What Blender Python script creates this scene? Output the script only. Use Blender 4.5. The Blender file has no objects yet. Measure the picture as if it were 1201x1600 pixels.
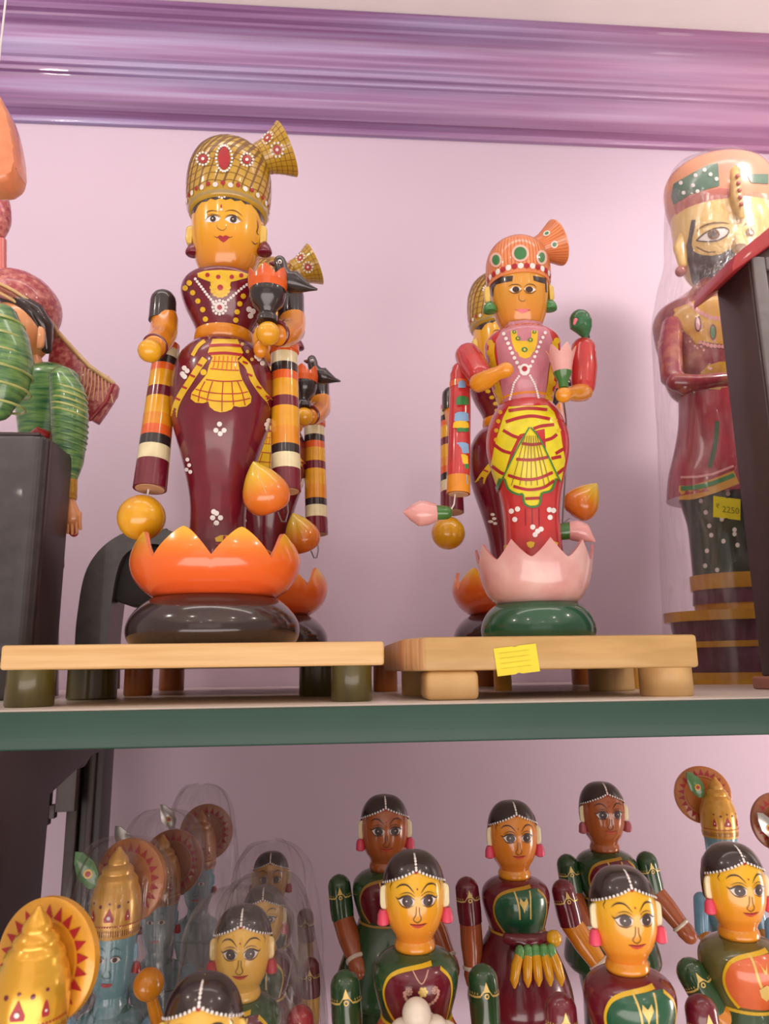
import bpy, bmesh, math, random
from mathutils import Vector, Matrix
from mathutils import noise as mnoise
random.seed(7)
SC = bpy.context.scene
COL = SC.collection
sin, cos, pi = math.sin, math.cos, math.pi

# ------------------------------------------------------------------ camera
F = 1155.0; CH = 0.031
_y, _p, _r = (math.radians(a) for a in (4.5, 12.0, 0.8))
FW = Vector((sin(_y)*cos(_p), cos(_y)*cos(_p), sin(_p)))
_r0 = Vector((cos(_y), -sin(_y), 0)); _u0 = _r0.cross(FW)
RT = _r0*cos(_r) - _u0*sin(_r); UP = _u0*cos(_r) + _r0*sin(_r)
CAM = Vector((0, 0, CH))
cd = bpy.data.cameras.new('camera'); cam = bpy.data.objects.new('camera', cd); COL.objects.link(cam)
cd.sensor_fit = 'VERTICAL'; cd.sensor_height = 36; cd.sensor_width = 27; cd.lens = F/1600*36
cd.clip_start = 0.02; cd.clip_end = 60
mw = Matrix.Identity(4)
for i in range(3):
    mw[i][0] = RT[i]; mw[i][1] = UP[i]; mw[i][2] = -FW[i]; mw[i][3] = CAM[i]
cam.matrix_world = mw
cd.dof.use_dof = True; cd.dof.focus_distance = 0.86; cd.dof.aperture_fstop = 9.0
SC.camera = cam

def ray(px, py):
    return FW*F + RT*(px-600.5) + UP*(800-py)
def at(px, py, Y):
    d = ray(px, py); return CAM + d*(Y/d.y)
def mpp(p):                       # metres per photo pixel at a world point
    return (Vector(p)-CAM).dot(FW)/F

# ------------------------------------------------------------------ light
world = bpy.data.worlds.new('world'); SC.world = world; world.use_nodes = True
bg = world.node_tree.nodes['Background']; bg.inputs[0].default_value = (1.0, 0.87, 0.79, 1); bg.inputs[1].default_value = 0.50
SC.view_settings.view_transform = 'Standard'; SC.view_settings.look = 'None'
SC.view_settings.exposure = -0.12; SC.view_settings.gamma = 1.0; SC.view_settings.use_curve_mapping = False
def lamp(kind, name, loc, target, energy, color, **kw):
    l = bpy.data.lights.new(name, kind); l.energy = energy; l.color = color
    for k, v in kw.items(): setattr(l, k, v)
    o = bpy.data.objects.new(name, l); COL.objects.link(o); o.location = loc
    o.rotation_euler = (Vector(target)-Vector(loc)).to_track_quat('-Z', 'Y').to_euler()
    return o
WARM = (1.0, 0.89, 0.80)
lamp('SPOT', 'spot_light', (1.25, 0.35, 1.42), (0.98, 1.55, 0.62), 112, (1, .90, .84), spot_size=1.25, spot_blend=1.0, shadow_soft_size=.16)
lamp('SPOT', 'spot_light', (-1.0, 0.25, 1.42), (-0.6, 1.55, 0.85), 34, (1, .90, .84), spot_size=1.3, spot_blend=1.0, shadow_soft_size=.05)
lamp('SPOT', 'spot_light', (-0.75, -0.45, 1.42), (-0.15, 1.0, 0.35), 4, WARM, spot_size=1.3, spot_blend=.8, shadow_soft_size=.04)
lamp('SPOT', 'spot_light', (0.85, -0.55, 1.42), (0.2, 1.0, 0.3), 4, WARM, spot_size=1.3, spot_blend=.8, shadow_soft_size=.04)
lamp('AREA', 'wall_fill_light', (0.1, .55, 1.46), (0.1, 1.55, 0.5), 6, (1, .90, .85), shape='RECTANGLE', size=1.8, size_y=.15)  # added strip near the ceiling, out of view, brightens the back wall
lamp('AREA', 'front_fill_light', (-.3, -2.4, .35), (0, 1.2, -.1), 5, (1, .92, .90), shape='RECTANGLE', size=2.4, size_y=1.1)  # soft fill added behind the camera, not an actual window
lamp('AREA', 'floor_bounce_light', (0.1, -1.3, -1.45), (0.1, .4, 1.5), 215, (1, .88, .84), shape='RECTANGLE', size=5, size_y=3.2)  # added up-facing lamp in place of floor bounce, lifts the ceiling
lamp('SPOT', 'spot_light', (-1.55, .15, 1.42), (-.1, .95, .42), 11, WARM, spot_size=1.0, spot_blend=.8, shadow_soft_size=.045)
lamp('SPOT', 'spot_light', (1.65, .1, 1.42), (.2, .95, .42), 9, WARM, spot_size=1.0, spot_blend=.8, shadow_soft_size=.045)
lamp('AREA', 'lower_wall_fill_light', (1.55, .75, -.42), (.55, 1.55, -.1), 9, (1, .86, .80), shape='RECTANGLE', size=.3, size_y=.5)  # added lamp out of frame, brightens the lower wall from the right
DOWNLIGHTS = [(-1.4, -1.6), (0.0, -1.7), (1.3, -1.5), (-.7, -3.0), (.8, -3.1)]

# ------------------------------------------------------------------ materials
MT = {}
def mat(name, color, rough=.22, coat=.5, metal=0, grain=.06, gscale=60, stretch=(1, 1, 1), color2=None, bump=0, emit=None, amount=.5):
    if name in MT: return MT[name]
    m = bpy.data.materials.new(name); m.use_nodes = True; MT[name] = m
    nt = m.node_tree; N = nt.nodes; L = nt.links; b = N['Principled BSDF']
    b.inputs['Roughness'].default_value = rough; b.inputs['Metallic'].default_value = metal
    b.inputs['Coat Weight'].default_value = coat; b.inputs['Coat Roughness'].default_value = .06
    if emit:
        b.inputs['Emission Color'].default_value = (*emit[0], 1); b.inputs['Emission Strength'].default_value = emit[1]
    c = Vector(color); c2 = Vector(color2) if color2 else c*(1-grain*3)
    tc = N.new('ShaderNodeTexCoord'); mp = N.new('ShaderNodeMapping'); mp.inputs['Scale'].default_value = stretch
    nz = N.new('ShaderNodeTexNoise'); nz.inputs['Scale'].default_value = gscale; nz.inputs['Detail'].default_value = 4
    cr = N.new('ShaderNodeValToRGB'); cr.color_ramp.elements[0].position = amount-.18; cr.color_ramp.elements[1].position = amount+.18
    cr.color_ramp.elements[0].color = (*c2, 1); cr.color_ramp.elements[1].color = (*c, 1)
    L.new(tc.outputs['Object'], mp.inputs[0]); L.new(mp.outputs[0], nz.inputs[0]); L.new(nz.outputs[0], cr.inputs[0])
    L.new(cr.outputs[0], b.inputs['Base Color'])
    if bump:
        bp = N.new('ShaderNodeBump'); bp.inputs['Strength'].default_value = bump; bp.inputs['Distance'].default_value = .002
        L.new(nz.outputs[0], bp.inputs['Height']); L.new(bp.outputs[0], b.inputs['Normal'])
    return m
def ramp(name, stops, z0, z1, rough=.2, coat=.5, axis=2):
    if name in MT: return MT[name]
    m = bpy.data.materials.new(name); m.use_nodes = True; MT[name] = m
    nt = m.node_tree; N = nt.nodes; L = nt.links; b = N['Principled BSDF']
    b.inputs['Roughness'].default_value = rough; b.inputs['Coat Weight'].default_value = coat; b.inputs['Coat Roughness'].default_value = .06
    tc = N.new('ShaderNodeTexCoord'); sx = N.new('ShaderNodeSeparateXYZ'); mr = N.new('ShaderNodeMapRange')
    mr.inputs['From Min'].default_value = z0; mr.inputs['From Max'].default_value = z1
    cr = N.new('ShaderNodeValToRGB'); e = cr.color_ramp.elements
    while len(e) < len(stops): e.new(.5)
    for k, (p, c) in enumerate(stops): e[k].position = p; e[k].color = (*c, 1)
    L.new(tc.outputs['Object'], sx.inputs[0]); L.new(sx.outputs[axis], mr.inputs[0]); L.new(mr.outputs[0], cr.inputs[0]); L.new(cr.outputs[0], b.inputs['Base Color'])
    return m
MAROON = mat('maroon_lacquer', (.165, .008, .022))
REDMAR = mat('dark_red_lacquer', (.15, .010, .022))
BLACK = mat('black_lacquer', (.026, .018, .018), grain=.03)
BASE_BROWN = mat('black_brown_lacquer', (.040, .022, .020), rough=.16)
YELLOW = mat('golden_yellow_lacquer', (.78, .40, .010), color2=(.68, .29, .01), gscale=30)
AMBER = mat('amber_lacquer', (.72, .28, .012), color2=(.64, .20, .01), gscale=40)
ORANGE = mat('orange_lacquer', (.78, .13, .02), color2=(.62, .09, .012), gscale=40)
CREAM = mat('cream_lacquer', (.80, .70, .42))
WHITE = mat('white_paint', (.86, .80, .76), rough=.5, coat=0)
BYEL = mat('bright_yellow_paint', (.80, .50, .015), rough=.35, coat=.2)
LEMON = mat('lemon_paint', (.80, .68, .02), rough=.35, coat=.2)
REDP = mat('red_paint', (.42, .015, .025), rough=.4, coat=.1)
MARP = mat('maroon_paint', (.22, .012, .03), rough=.4, coat=.1)
DARKP = mat('dark_line_paint', (.045, .018, .012), rough=.4, coat=.1)
BROWNL = mat('brown_line_paint', (.22, .10, .02), rough=.4, coat=.1)
MUSTARD = mat('mustard_turban_lacquer', (.56, .34, .035), color2=(.46, .26, .02), gscale=25)
SALMON = mat('salmon_turban_lacquer', (.78, .27, .09), color2=(.72, .22, .08))
SALMONL = mat('salmon_line_paint', (.55, .13, .04), rough=.4, coat=.1)
CORAL = mat('coral_raw_paint', (.84, .24, .10), rough=.6, coat=0)
GREEN = mat('bottle_green_lacquer', (.012, .085, .040), color2=(.02, .11, .05), gscale=20)
GREENP = mat('green_paint', (.03, .20, .05), rough=.35)
LGREEN = mat('light_green_paint', (.12, .35, .10), rough=.35)
DGREEN = mat('deep_green_lacquer', (.022, .060, .022), color2=(.03, .085, .028), gscale=20)
PINK = mat('rose_pink_lacquer', (.66, .27, .26), color2=(.74, .40, .37), gscale=22)
PINKP = mat('mauve_pink_paint', (.55, .19, .24), rough=.35)
RED = mat('red_lacquer', (.55, .035, .035), color2=(.45, .03, .03))
BLUEP = mat('sky_blue_paint', (.22, .38, .60), rough=.35)
HAIR = mat('black_hair_lacquer', (.028, .013, .012), rough=.25)
EARC = mat('cream_ear_paint', (.82, .72, .44), rough=.45, coat=.1)
EARY = mat('yellow_ear_paint', (.78, .52, .10), rough=.35, coat=.3)
PINKE = mat('hot_pink_earring_paint', (.72, .06, .12), rough=.4, coat=.2)
LIPP = mat('pink_lip_paint', (.75, .16, .20), rough=.4, coat=.1)
GOLDP = mat('gold_leaf_paint', (.78, .56, .16), rough=.4, coat=.2, metal=.25)
GOLD = mat('gold_lacquer', (.80, .46, .04), rough=.25, metal=.45, color2=(.72, .36, .03), gscale=20)
GOLDD = mat('aged_gold_lacquer', (.62, .27, .05), rough=.3, metal=.35, color2=(.5, .2, .04), gscale=20)
WIRE = mat('steel_wire', (.25, .22, .22), rough=.35, metal=.8)
THREAD = mat('white_thread', (.75, .70, .70), rough=.6, coat=0)
RAWWOOD = mat('raw_wood', (.62, .36, .20), rough=.6, coat=0)
OR_SKIN = mat('orange_skin_lacquer', (.62, .20, .02), color2=(.55, .14, .02), gscale=30)
DK_SKIN = mat('russet_skin_lacquer', (.42, .11, .025), color2=(.36, .085, .02), gscale=30)

# ------------------------------------------------------------------ mesh helpers
def link(name, me, parent=None, loc=None):
    o = bpy.data.objects.new(name, me); COL.objects.link(o)
    if parent: o.parent = parent
    if loc is not None: o.location = loc
    return o
def tag(o, label=None, cat=None, group=None, kind=None):
    for k, v in (('label', label), ('category', cat), ('group', group), ('kind', kind)):
        if v: o[k] = v
    return o
def empty(name, loc, label=None, cat=None, group=None):
    o = bpy.data.objects.new(name, None); COL.objects.link(o); o.location = loc; o.empty_display_size = .02
    return tag(o, label, cat, group)
class MB:
    def __init__(s): s.v = []; s.f = []; s.m = []; s.mats = []
    def mi(s, m):
        if m not in s.mats: s.mats.append(m)
        return s.mats.index(m)
    def add(s, vs, fs, m):
        n = len(s.v); s.v += [tuple(v) for v in vs]; k = s.mi(m) if not isinstance(m, list) else None
        for i, f in enumerate(fs):
            s.f.append(tuple(a+n for a in f)); s.m.append(k if k is not None else s.mi(m[i]))
        return s
    def build(s, name, parent=None, loc=None, angle=40, flat=False):
        me = bpy.data.meshes.new(name); me.from_pydata(s.v, [], s.f)
        for m in s.mats: me.materials.append(m)
        me.polygons.foreach_set('material_index', s.m)
        me.polygons.foreach_set('use_smooth', [not flat]*len(s.f)); me.update()
        if not flat: me.set_sharp_from_angle(angle=math.radians(angle))
        return link(name, me, parent, loc)
def catmull(rows, n=4):
    if len(rows) < 3: return rows
    out = []
    for i in range(len(rows)-1):
        p0 = rows[max(i-1, 0)]; p1 = rows[i]; p2 = rows[i+1]; p3 = rows[min(i+2, len(rows)-1)]
        for k in range(n):
            t = k/n
            out.append(tuple(.5*((2*b)+(c-a)*t+(2*a-5*b+4*c-d)*t*t+(-a+3*b-3*c+d)*t**3) for a, b, c, d in zip(p0, p1, p2, p3)))
    out.append(rows[-1]); return [(max(r, 0.0), z) for r, z in out]
def lathe(mb, rows, m, seg=40, sx=1, sy=1, cap=(True, True), M=None):
    """rows: (r, z) listed bottom to top; m: material or function z->material"""
    vs = []; fs = []; ms = []
    for r, z in rows:
        for k in range(seg):
            a = 2*pi*k/seg; vs.append(Vector((r*sin(a)*sx, -r*cos(a)*sy, z)))
    for i in range(len(rows)-1):
        mm = m((rows[i][1]+rows[i+1][1])/2) if callable(m) else m
        for k in range(seg):
            k2 = (k+1) % seg; fs.append((i*seg+k, i*seg+k2, (i+1)*seg+k2, (i+1)*seg+k)); ms.append(mm)
    if cap[0]: fs.append(tuple(range(seg))[::-1]); ms.append(m(rows[0][1]) if callable(m) else m)
    if cap[1]: fs.append(tuple((len(rows)-1)*seg+k for k in range(seg))); ms.append(m(rows[-1][1]) if callable(m) else m)
    if M is not None: vs = [M @ v for v in vs]
    mb.add(vs, fs, ms); return mb
def sweep(mb, pts, radii, m, seg=20, rounded=(True, True), flat=1.0, mats=None):
    P = [Vector(p) for p in pts]; n = len(P)
    if not isinstance(radii, (list, tuple)): radii = [radii]*n
    tang = [(P[min(i+1, n-1)]-P[max(i-1, 0)]).normalized() for i in range(n)]
    ref = Vector((0, 1, 0)) if abs(tang[0].y) < .9 else Vector((1, 0, 0))
    rings = []
    nrm = (ref - tang[0]*ref.dot(tang[0])).normalized()
    def ring(c, r, nr, t): 
        b = t.cross(nr); return [c + nr*(r*cos(2*pi*k/seg)*flat) + b*(r*sin(2*pi*k/seg)) for k in range(seg)]
    seglabels = []
    for i in range(n):
        t = tang[i]; nrm = (nrm - t*nrm.dot(t)).normalized()
        if i == 0 and rounded[0]:
            for q in (85, 65, 45, 22): 
                a = math.radians(q); rings.append(ring(P[0]-t*radii[0]*sin(a), radii[0]*cos(a), nrm, t)); seglabels.append(0)
        rings.append(ring(P[i], radii[i], nrm, t)); seglabels.append(min(i, n-2))
        if i == n-1 and rounded[1]:
            for q in (22, 45, 65, 85):
                a = math.radians(q); rings.append(ring(P[-1]+t*radii[-1]*sin(a), radii[-1]*cos(a), nrm, t)); seglabels.append(n-2)
    vs = [v for r in rings for v in r]; fs = []; ms = []
    for i in range(len(rings)-1):
        mm = mats[seglabels[i]] if mats else m
        for k in range(seg):
            k2 = (k+1) % seg; fs.append((i*seg+k, i*seg+k2, (i+1)*seg+k2, (i+1)*seg+k)); ms.append(mm)
    e0 = mats[0] if mats else m; e1 = mats[-1] if mats else m
    fs.append(tuple(range(seg))[::-1]); ms.append(e0); fs.append(tuple((len(rings)-1)*seg+k for k in range(seg))); ms.append(e1)
    mb.add(vs, fs, ms); return mb
def ball(mb, c, r, m, seg=20, sx=1, sy=1, sz=1):
    rows = [(r*cos(math.radians(a)), r*sin(math.radians(a))*sz) for a in range(-88, 89, 11)]
    return lathe(mb, rows, m, seg, sx, sy, M=Matrix.Translation(Vector(c)))
def box(mb, x0, x1, y0, y1, z0, z1, m, bev=0, M=None):
    bm = bmesh.new(); bmesh.ops.create_cube(bm, size=1)
    for v in bm.verts: v.co = Vector(((x0+x1)/2+v.co.x*(x1-x0), (y0+y1)/2+v.co.y*(y1-y0), (z0+z1)/2+v.co.z*(z1-z0)))
    if bev: bmesh.ops.bevel(bm, geom=list(bm.edges), offset=bev, segments=3, profile=.5, affect='EDGES')
    vs = [v.co.copy() for v in bm.verts]; 
    if M is not None: vs = [M @ v for v in vs]
    mb.add(vs, [tuple(v.index for v in f.verts) for f in bm.faces], m); bm.free(); return mb
def prism(mb, poly, z0, z1, m, bev=0, M=None):
    """poly: xy outline, extruded in z"""
    bm = bmesh.new(); vv = [bm.verts.new((x, y, z0)) for x, y in poly]; f = bm.faces.new(vv)
    r = bmesh.ops.extrude_face_region(bm, geom=[f])
    for v in r['geom']:
        if isinstance(v, bmesh.types.BMVert): v.co.z = z1
    bmesh.ops.recalc_face_normals(bm, faces=bm.faces)
    if bev: bmesh.ops.bevel(bm, geom=list(bm.edges), offset=bev, segments=2, profile=.5, affect='EDGES')
    bm.verts.index_update(); vs = [v.co.copy() for v in bm.verts]
    if M is not None: vs = [M @ v for v in vs]
    mb.add(vs, [tuple(v.index for v in f.verts) for f in bm.faces], m); bm.free(); return mb

# ------------------------------------------------------------------ paint that lies on turned surfaces
class Surf:
    """surface of revolution about a vertical axis through `loc` (world); rows in local z"""
    def __init__(s, loc, rows, sx=1, sy=1):
        s.loc = Vector(loc); s.rows = sorted([(z, r) for r, z in rows]); s.sx = sx; s.sy = sy
    def r(s, z):
        R = s.rows
        if z <= R[0][0]: return R[0][1]
        if z >= R[-1][0]: return R[-1][1]
        lo, hi = 0, len(R)-1
        while hi-lo > 1:
            mid = (lo+hi)//2
            if R[mid][0] <= z: lo = mid
            else: hi = mid
        t = (z-R[lo][0])/max(R[hi][0]-R[lo][0], 1e-9)
        return R[lo][1]*(1-t)+R[hi][1]*t
    def pt(s, th, z, off):
        r = s.r(z)+off
        return Vector((r*sin(th)*s.sx, -r*cos(th)*s.sy, z))
    def hit(s, px, py, off):
        o = CAM-s.loc; d = ray(px, py)
        ox, oy, dx, dy = o.x/s.sx, o.y/s.sy, d.x/s.sx, d.y/s.sy
        tc = -(ox*dx+oy*dy)/(dx*dx+dy*dy)
        def g(t):
            x = ox+dx*t; y = oy+dy*t; return math.hypot(x, y)-(s.r(o.z+d.z*t)+off)
        t0 = tc*.80; st = tc*.006; t = t0; best = (1e9, tc)
        while t < tc+st:
            v = g(t)
            if v < best[0]: best = (v, t)
            if v <= 0: break
            t += st
        if v > 0:
            t = best[1]
        else:
            a, b = t-st, t
            for _ in range(14):
                c = (a+b)/2
                if g(c) > 0: a = c
                else: b = c
            t = b
        p = o+d*t
        th = math.atan2(p.x/s.sx, -p.y/s.sy)
        return s.pt(th, p.z, off)
class Paint:
    """collects painted shapes given in some 2-D frame; frame 'px' = photo pixels thrown on the surface, 'uv' = (arc length, z)"""
    def __init__(s, surf, mode='px', off=.0004, z=None, cell=None, tz=None):
        s.S = surf; s.mode = mode; s.off = off; s.z = z or (lambda x, y: (x, y)); s.layers = {}
        s.cell = cell or (4.0 if mode == 'px' else .004)
    def mp(s, x, y, off):
        if s.mode == 'px': return s.S.hit(x, y, off)
        if s.mode == 'uv':                       # x metres of arc at that height, y = z
            r = max(s.S.r(y), .003); return s.S.pt(x/r, y, off)
        return s.S.pt(x, y, off)                # 'tz' : theta, z
    cur = None; cnt = 0
    def part(s, name):                       # following shapes are painted as one part of this name
        s.cnt += 1; s.cur = (name, s.cnt) if name else None; return s
    def lay(s, m):
        key = s.cur or m.name
        E = s.layers.setdefault(key, [m, [], [], [], 0])
        E[3].append((len(E[2]), m)); E[4] += 1; return E
    def poly(s, pts, m, lv=0, raw=False):
        pts = pts if raw else [s.z(*p) for p in pts]
        bm = bmesh.new(); vv = [bm.verts.new((x, y, 0)) for x, y in pts]
        try: f_ = bm.faces.new(vv); f_.normal_update()
        except Exception: bm.free(); return
        bmesh.ops.triangulate(bm, faces=bm.faces)
        for _ in range(6):
            long = [e for e in bm.edges if e.calc_length() > s.cell*1.6]
            if not long: break
            bmesh.ops.subdivide_edges(bm, edges=long, cuts=1)
            bmesh.ops.triangulate(bm, faces=bm.faces)
        bm.verts.index_update()
        L = s.lay(m); n = len(L[1]); off = s.off*(1+lv)
        L[1] += [tuple(s.mp(v.co.x, v.co.y, off)) for v in bm.verts]
        L[2] += [tuple(v.index+n for v in f.verts) for f in bm.faces]; bm.free()
    def stroke(s, pts, w, m, lv=1, taper=False, smooth=True):
        p = [s.z(*q) for q in pts]
        if smooth and len(p) > 2:
            out = []
            for i in range(len(p)-1):
                a, b, c, d = p[max(i-1, 0)], p[i], p[i+1], p[min(i+2, len(p)-1)]
                for k in range(4):
                    t = k/4; out.append(tuple(.5*((2*y)+(z-x)*t+(2*x-5*y+4*z-q)*t*t+(-x+3*y-3*z+q)*t**3) for x, y, z, q in zip(a, b, c, d)))
            out.append(p[-1]); p = out
        q = [p[0]]
        for a, b in zip(p, p[1:]):
            n = max(1, int(math.dist(a, b)/(s.cell*1.5)))
            q += [(a[0]+(b[0]-a[0])*k/n, a[1]+(b[1]-a[1])*k/n) for k in range(1, n+1)]
        L = s.lay(m); n0 = len(L[1]); off = s.off*(1+lv); N = len(q)
        for i in range(N):
            a, b = q[max(i-1, 0)], q[min(i+1, N-1)]; dx, dy = b[0]-a[0], b[1]-a[1]; l = math.hypot(dx, dy) or 1
            ww = w/2*(1 if not taper else max(.15, sin(pi*(i+.4)/N))); nx, ny = -dy/l*ww, dx/l*ww
            L[1].append(tuple(s.mp(q[i][0]+nx, q[i][1]+ny, off))); L[1].append(tuple(s.mp(q[i][0]-nx, q[i][1]-ny, off)))
        L[2] += [(n0+2*i, n0+2*i+1, n0+2*i+3, n0+2*i+2) for i in range(N-1)]
    def dot(s, x, y, r, m, lv=2, ry=None, n=10, a0=0):
        x, y = s.z(x, y); ry = ry or r; L = s.lay(m); n0 = len(L[1]); off = s.off*(1+lv)
        L[1].append(tuple(s.mp(x, y, off+s.off)))
        for k in range(n):
            a = 2*pi*k/n; u, v = r*cos(a), ry*sin(a)
            L[1].append(tuple(s.mp(x+u*cos(a0)-v*sin(a0), y+u*sin(a0)+v*cos(a0), off)))
        L[2] += [(n0, n0+1+k, n0+1+(k+1) % n) for k in range(n)]
    def chain(s, pts, r, m, n, lv=2, m2=None):
        tot = [0]
        for a, b in zip(pts, pts[1:]): tot.append(tot[-1]+math.dist(a, b))
        for k in range(n):
            t = tot[-1]*k/max(n-1, 1); i = 0
            while i < len(tot)-2 and tot[i+1] < t: i += 1
            f = (t-tot[i])/max(tot[i+1]-tot[i], 1e-9); a, b = pts[i], pts[i+1]
            s.dot(a[0]+(b[0]-a[0])*f, a[1]+(b[1]-a[1])*f, r, (m2 if (m2 and k % 2) else m), lv, n=8)
    def flower(s, x, y, r, rp, m, mc, n=10, lv=2, ry=None):
        ry = ry or r
        for k in range(n): s.dot(x+r*cos(2*pi*k/n), y+ry*sin(2*pi*k/n), rp, m, lv, n=7)
        if mc: s.dot(x, y, r*.62, mc, lv-1, ry=ry*.62)
    def build(s, names, parent, default='painted_pattern', loc=None):
        for k, (m, v, f, runs, cnt) in s.layers.items():
            if not v: continue
            nm = k[0] if isinstance(k, tuple) else (names.get(k, default) if isinstance(names, dict) else names)
            if not isinstance(k, tuple) and 1 < cnt <= 6:        # few shapes: one part each
                st = [r[0] for r in runs]+[len(f)]
                for a, b in zip(st, st[1:]):
                    if b <= a: continue
                    ids = sorted({i for q in f[a:b] for i in q}); re_ = {i: j for j, i in enumerate(ids)}
                    mb = MB(); mb.add([v[i] for i in ids], [tuple(re_[i] for i in q) for q in f[a:b]], m); mb.build(nm, parent, loc, angle=180)
                continue
            mb = MB(); mb.v = v; mb.f = f; mb.m = [0]*len(f)
            for i, (a, mm) in enumerate(runs):
                b = runs[i+1][0] if i+1 < len(runs) else len(f); q = mb.mi(mm)
                for j in range(a, b): mb.m[j] = q
            o = mb.build(nm, parent, loc, angle=180)
            if cnt > 1: o['kind'] = 'stuff'
        s.layers = {}
def copy_tree(o, parent=None, **kw):
    c = o.copy(); COL.objects.link(c); c.parent = parent
    for ch in list(KIDS.get(o.name, []) or [x for x in bpy.data.objects if x.parent == o]): copy_tree(ch, c)
    for k, v in kw.items(): c[k] = v
    return c
KIDS = {}
def Z(ox, oy, s): return lambda x, y: (ox+x/s, oy+y/s)
def petal_bowl(name, parent, zs0, zs1, rows_out, npet, ztip, zval, phase, m_out, m_in, thick=.005, curve=.75, rtip=None, spiky=1.0):
    """turned bowl whose rim is cut into pointed petals. rows_out (r,z) bottom->top incl. tip radius"""
    S = Surf((0, 0, 0), rows_out); seg = npet*16; NR = 14; mb = MB(); vo = []; vi = []
    for i in range(NR+1):
        for k in range(seg):
            a = 2*pi*k/seg; u = ((a-phase)*npet/(2*pi)) % 1.0; d = abs(u-.5)*2      # 0 at tip, 1 at valley
            top = zval+(ztip-zval)*(1-d**curve)*1.0 if spiky == 1 else zval+(ztip-zval)*(1-d)**spiky
            z = zs0+(top-zs0)*i/NR; r = S.r(z)
            vo.append(Vector((r*sin(a), -r*cos(a), z))); rr = r-thick
            vi.append(Vector((rr*sin(a), -rr*cos(a), z)))
    n = len(vo); fs = []; ms = []
    for i in range(NR):
        for k in range(seg):
            k2 = (k+1) % seg; a, b, c, d = i*seg+k, i*seg+k2, (i+1)*seg+k2, (i+1)*seg+k
            fs.append((a, b, c, d)); ms.append(m_out); fs.append((n+b, n+a, n+d, n+c)); ms.append(m_in)
    for k in range(seg):
        k2 = (k+1) % seg; fs.append((NR*seg+k, NR*seg+k2, n+NR*seg+k2, n+NR*seg+k)); ms.append(m_in)
    fs.append(tuple(range(seg))[::-1]); ms.append(m_out); fs.append(tuple(n+k for k in range(seg))); ms.append(m_in)
    mb.add(vo+vi, fs, ms); return mb.build(name, parent, angle=50)
# ------------------------------------------------------------------ setting
def wall_mat():
    m = bpy.data.materials.new('lavender_wall_paint'); m.use_nodes = True; N = m.node_tree.nodes; L = m.node_tree.links; b = N['Principled BSDF']
    b.inputs['Roughness'].default_value = .75; b.inputs['Coat Weight'].default_value = .0
    tc = N.new('ShaderNodeTexCoord'); nz = N.new('ShaderNodeTexNoise'); nz.inputs['Scale'].default_value = 3.0; nz.inputs['Detail'].default_value = 5
    cr = N.new('ShaderNodeValToRGB'); cr.color_ramp.elements[0].color = (.57, .45, .56, 1); cr.color_ramp.elements[1].color = (.61, .49, .59, 1)
    L.new(tc.outputs['Object'], nz.inputs[0]); L.new(nz.outputs[0], cr.inputs[0]); L.new(cr.outputs[0], b.inputs['Base Color'])
    n2 = N.new('ShaderNodeTexNoise'); n2.inputs['Scale'].default_value = 140; bp = N.new('ShaderNodeBump'); bp.inputs['Strength'].default_value = .12; bp.inputs['Distance'].default_value = .001
    L.new(tc.outputs['Object'], n2.inputs[0]); L.new(n2.outputs[0], bp.inputs['Height']); L.new(bp.outputs[0], b.inputs['Normal'])
    return m
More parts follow.
